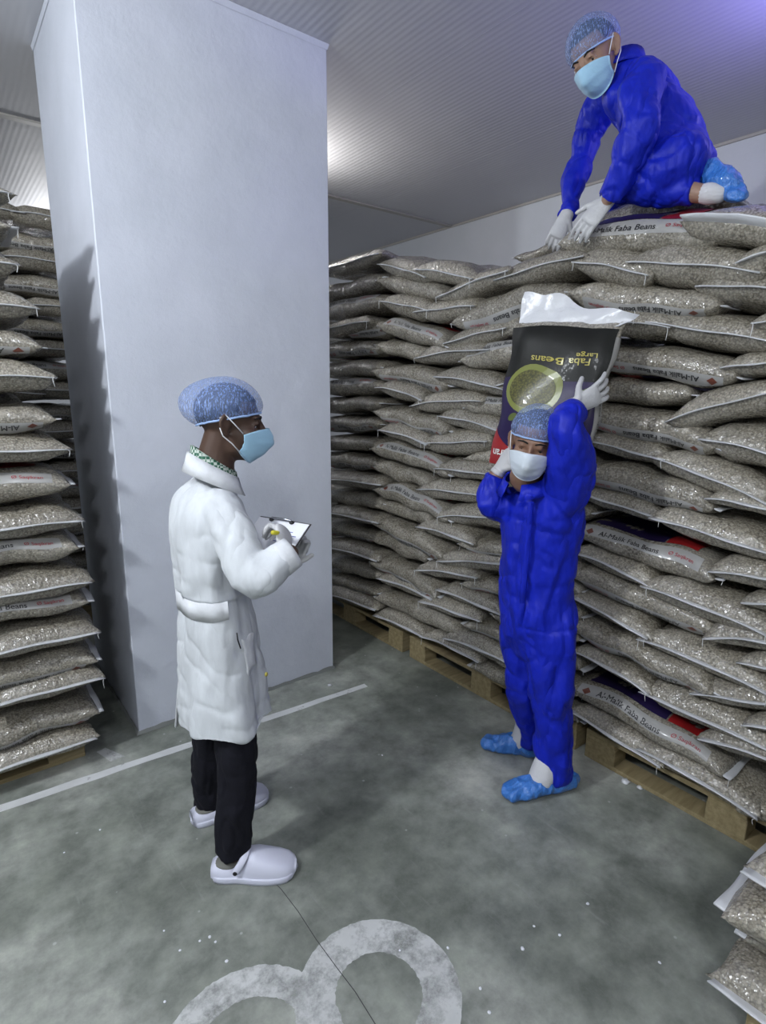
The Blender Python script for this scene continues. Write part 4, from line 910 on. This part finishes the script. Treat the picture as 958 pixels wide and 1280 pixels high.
if YS < 0: pa('red_print', -.90, -.98+.10, 60, 156, 'red_print', .0056, cut=.44)
else: pa('red_print', -.90, -.44, 24, 120, 'red_print', .0056, cut=-.44)
pa('side_band', -.88, .80, -14, 26, 'band'); pa('side_band', -.88, .80, 154, 194, 'band')
def on_face(geo, u, yc, w, h, name, m_, off=.004, rot=PI):
    """flat artwork on the +z face; u along the sack, yc across; rot turns it"""
    v, f = geo; mx = v[:, 1].max(); out = []
    for a, b in v:
        X_, Y_ = (a-.5)*w, (b/mx-.5)*h; c_, s_ = math.cos(rot), math.sin(rot); X2, Y2 = X_*c_-Y_*s_, X_*s_+Y_*c_
        uu = u+Y2/S_.L; yy = YS*(yc+X2)
        k = max(-.97, min(.97, -yy/(S_.B*.95))); ph = math.acos(math.copysign(abs(k)**(1/.72), k)); out.append(S_.P(uu, ph, off))
    return mesh_obj(name, out, f, M[m_], cs, False)
def disc(n=28, wob=.0): 
    v = [(.5, .5)]+[(.5+.5*(1+wob*math.sin(5*a))*math.cos(a), .5+.5*(1+wob*math.cos(4*a))*math.sin(a)) for a in [2*PI*i/n for i in range(n)]]; return np.array(v), [(0, i+1, (i+1) % n+1) for i in range(n)]
def rings(geo, k): 
    v, f = geo; return v, f
def disc_grid(n=28, m=5):
    v = [(.5, .5)]; f = []
    for r in range(1, m+1):
        for i in range(n): a = 2*PI*i/n; v.append((.5+.5*r/m*math.cos(a), .5+.5*r/m*math.sin(a)))
    for i in range(n): f.append((0, 1+i, 1+(i+1) % n))
    for r in range(1, m):
        for i in range(n): a = 1+(r-1)*n; b = 1+r*n; f.append((a+i, b+i, b+(i+1) % n, a+(i+1) % n))
    return np.array(v), f
on_face(disc_grid(), .09, -.050, .200, .185, 'bowl_print', 'rim_print', .0065); on_face(disc_grid(), .09, -.050, .155, .140, 'beans_print', 'olive_print', .0085)
on_face(text_geo('Faba Beans', .03), .46, .02, .19, .026, 'lettering', 'gold_print', .0075); on_face(text_geo('Large', .03), .55, .100, .075, .024, 'lettering', 'gold_print', .0075)
on_face(text_geo('Saqikran', .035), -.74, -.09, .15, .042, 'brand_lettering', 'white_ink', .0085)
for (uu, yy, w_, h_) in ((-.10, .12, .10, .030), (-.22, .06, .07, .028), (-.28, -.10, .05, .024), (.10, .14, .09, .022)):
    on_face(disc_grid(16, 2), uu, yy, w_, h_, 'leaf_print', 'leaf_print', .0065, rot=.5)
for sg, c0 in ((1, 4), (-1, 176)):
    v, f = TXT; out = [S_.P(-.62+1.05*a, math.radians(c0)+(b-.05)*.9, .0026) for a, b in v]; mesh_obj('lettering', out, f, M['ink'], cs, False)
# big clear flange at the top, end seam below
v, f = [], []; nn = 22
for i in range(nn+1):
    t = -1+2*i/nn
    for k in range(5):
        e = k/4; ext = .085+.025*(1-t*YS)/2+.012*math.sin(5*t); fl = 1+.30*e*(1 if t*YS > 0 else .06)
        for dz in (.0016, -.0016): v.append(Vector((S_.L*.93+ext*e+.030*e*(-t*YS)-.018*e*max(0, t*YS)**2+.008*math.sin(9*t)*e, t*S_.B*.93*fl, .014*(1-e)+.010*math.sin(4.2*t+1.3*k)*e+.006*math.sin(11*t+k)+dz)))
for i in range(nn):
    for k in range(4):
        for d_ in (0, 1):
            a = i*10+k*2+d_; b = a+10; q = (a, b, b+2, a+2); f.append(q if d_ == 0 else q[::-1])
mesh_obj('top_flange', v, f, M['white_film'], cs)
e_ = Vector((S_.L*.93+.06, YS*S_.B*1.10, 0)); thr(cs, e_, R4c)
v, f = S_.flange(-1, .03); mesh_obj('end_seam', v, f, M['seam'], cs)
# ---- man kneeling on the stack
KN = Vector((2.3200, 1.2079, 2.3574))
fK = Vector((0, 1, 0)); sK = Vector((1, 0, 0))
hK, LK, axK = head_geo((2.1400, 1.4660, 2.8774), V(-.60, -.52, -.50), V(-.42, -.05, .85))
torK = [((2.3000, 1.4595, 2.8555), .085, .060), ((2.3100, 1.4292, 2.8309), .150, .090), ((2.3300, 1.3846, 2.7711), .185, .118), ((2.3500, 1.3182, 2.6827), .175, .122), ((2.3600, 1.2594, 2.5844), .170, .122), ((2.3600, 1.2253, 2.5003), .175, .120)]
kL = [((2.2000, 1.3053, 2.7752), .076), ((2.1200, 1.2469, 2.6330), .070), ((2.1000, 1.2431, 2.5329), .064), ((2.1100, 1.2969, 2.4380), .056), ((2.1200, 1.3529, 2.3585), .048)]
kR = [((2.4600, 1.6238, 2.9015), .068), ((2.4800, 1.6898, 2.8134), .062), ((2.4600, 1.7176, 2.6879), .056), ((2.3800, 1.6979, 2.5191), .050), ((2.3200, 1.6795, 2.4060), .042)]
tL = [((2.2600, 1.1674, 2.4627), .105), ((2.2300, 1.2321, 2.4332), .095), ((2.2200, 1.3459, 2.4266), .072)]
nL_ = [((2.2400, 1.3631, 2.4177), .060), ((2.2500, 1.2064, 2.3821), .060), ((2.2600, 1.0978, 2.3528), .046)]
tR = [((2.5000, 1.3047, 2.5526), .10), ((2.5200, 1.4273, 2.5378), .09), ((2.5200, 1.5645, 2.5212), .07)]
nR_ = [((2.5400, 1.5756, 2.5147), .058), ((2.5400, 1.3626, 2.4828), .055), ((2.5400, 1.2418, 2.4536), .045)]
nkK = [(LK(0, -.02, -.03), .054), (LK(0, -.045, -.08), .056), ((2.2900, 1.4497, 2.8490), .062)]
wLk, wRk = Vector((2.1250, 1.3623, 2.3560)), Vector((2.3100, 1.6722, 2.4028))
hLk = lambda g: hand(wLk, Vector((-.34, .42, -.62)), Vector((.75, .55, -.35)), -1, (.34, .36, .36, .36), (.6, .45, .1), 1.0, .12, g)
hRk = lambda g: hand(wRk, Vector((-.25, .25, -.80)), Vector((.75, .6, -.1)), 1, (.45, .5, .5, .5), (.6, .5, .3), .98, .1, g)
kneeler = solid('person', hK+[T(nkK)]+[T(shrink(torK), sK)]+[T(shrink(a, .5)) for a in (kL, kR)]+[T(shrink(a, .7)) for a in (tL, nL_, tR, nR_)]+[T([((2.2600, 1.1210, 2.3583), .034), ((2.2650, 1.0712, 2.3422), .032), ((2.2800, 1.0333, 2.3336), .028)]), T([((2.5400, 1.2598, 2.4461), .034), ((2.5500, 1.1941, 2.4324), .036)])]+hLk(-.0028)+hRk(-.0028), .0058, M['skin_tan'], None, 3, None, KN)
tag(kneeler, 'man in a blue coverall kneeling on the stack, hands on a sack', 'person')
head_parts(kneeler, LK, axK, 'skin_tan', back=.006, rimf=.030, rimb=.005)
solid('coverall', [T(torK, sK, n=26), T(kL, rnd=(1, 0)), T(kR, rnd=(1, 0))]+[T(a) for a in (tL, tR)]+[T(a, rnd=(1, 0)) for a in (nL_, nR_)], .0072, M['blue'], kneeler, 4, folds(.013, (5, 6, 7), .0042, (9, 9, 12)))
cK = Vector((2.2700, 1.4527, 2.8607))
uK = (LK(0, 0, .1)-LK(0, 0, 0)).normalized()
collar('coverall_collar', [cK+UP*0+Vector((math.cos(a)*.085, math.sin(a)*.082, .03*-math.sin(a)+.02)) for a in [math.radians(-230+280*i/20) for i in range(21)]], .05, .03, M['blue'], kneeler, .006)
solid('glove', hLk(0), .0034, M['glove'], kneeler, 1); solid('glove', hRk(0), .0034, M['glove'], kneeler, 1)
raw('sock', T([((2.2650, 1.0740, 2.3429), .031), ((2.2700, 1.0484, 2.3378), .036), ((2.2800, 1.0223, 2.3310), .030)]), M['sock'], kneeler)
def bag_cover(pts, X_):
    def dp(p, n): return .008*ridge(Vector((p.x*24, p.y*14, p.z*24)))
    return solid('shoe_cover', [T(pts, UP)], .006, M['cover'], kneeler, 2, dp)
bag_cover([((2.3300, 1.1161, 2.4563), .028, .026), ((2.3200, 1.0719, 2.4241), .040, .040), ((2.3100, 1.0222, 2.3808), .042, .045), ((2.3000, 0.9843, 2.3387), .030, .040), ((2.2800, 0.9522, 2.3070), .014, .030)], 0)
bag_cover([((2.5600, 1.2046, 2.4837), .034, .03), ((2.5600, 1.1588, 2.4548), .045, .04), ((2.5600, 1.1067, 2.4135), .034, .04)], 0)
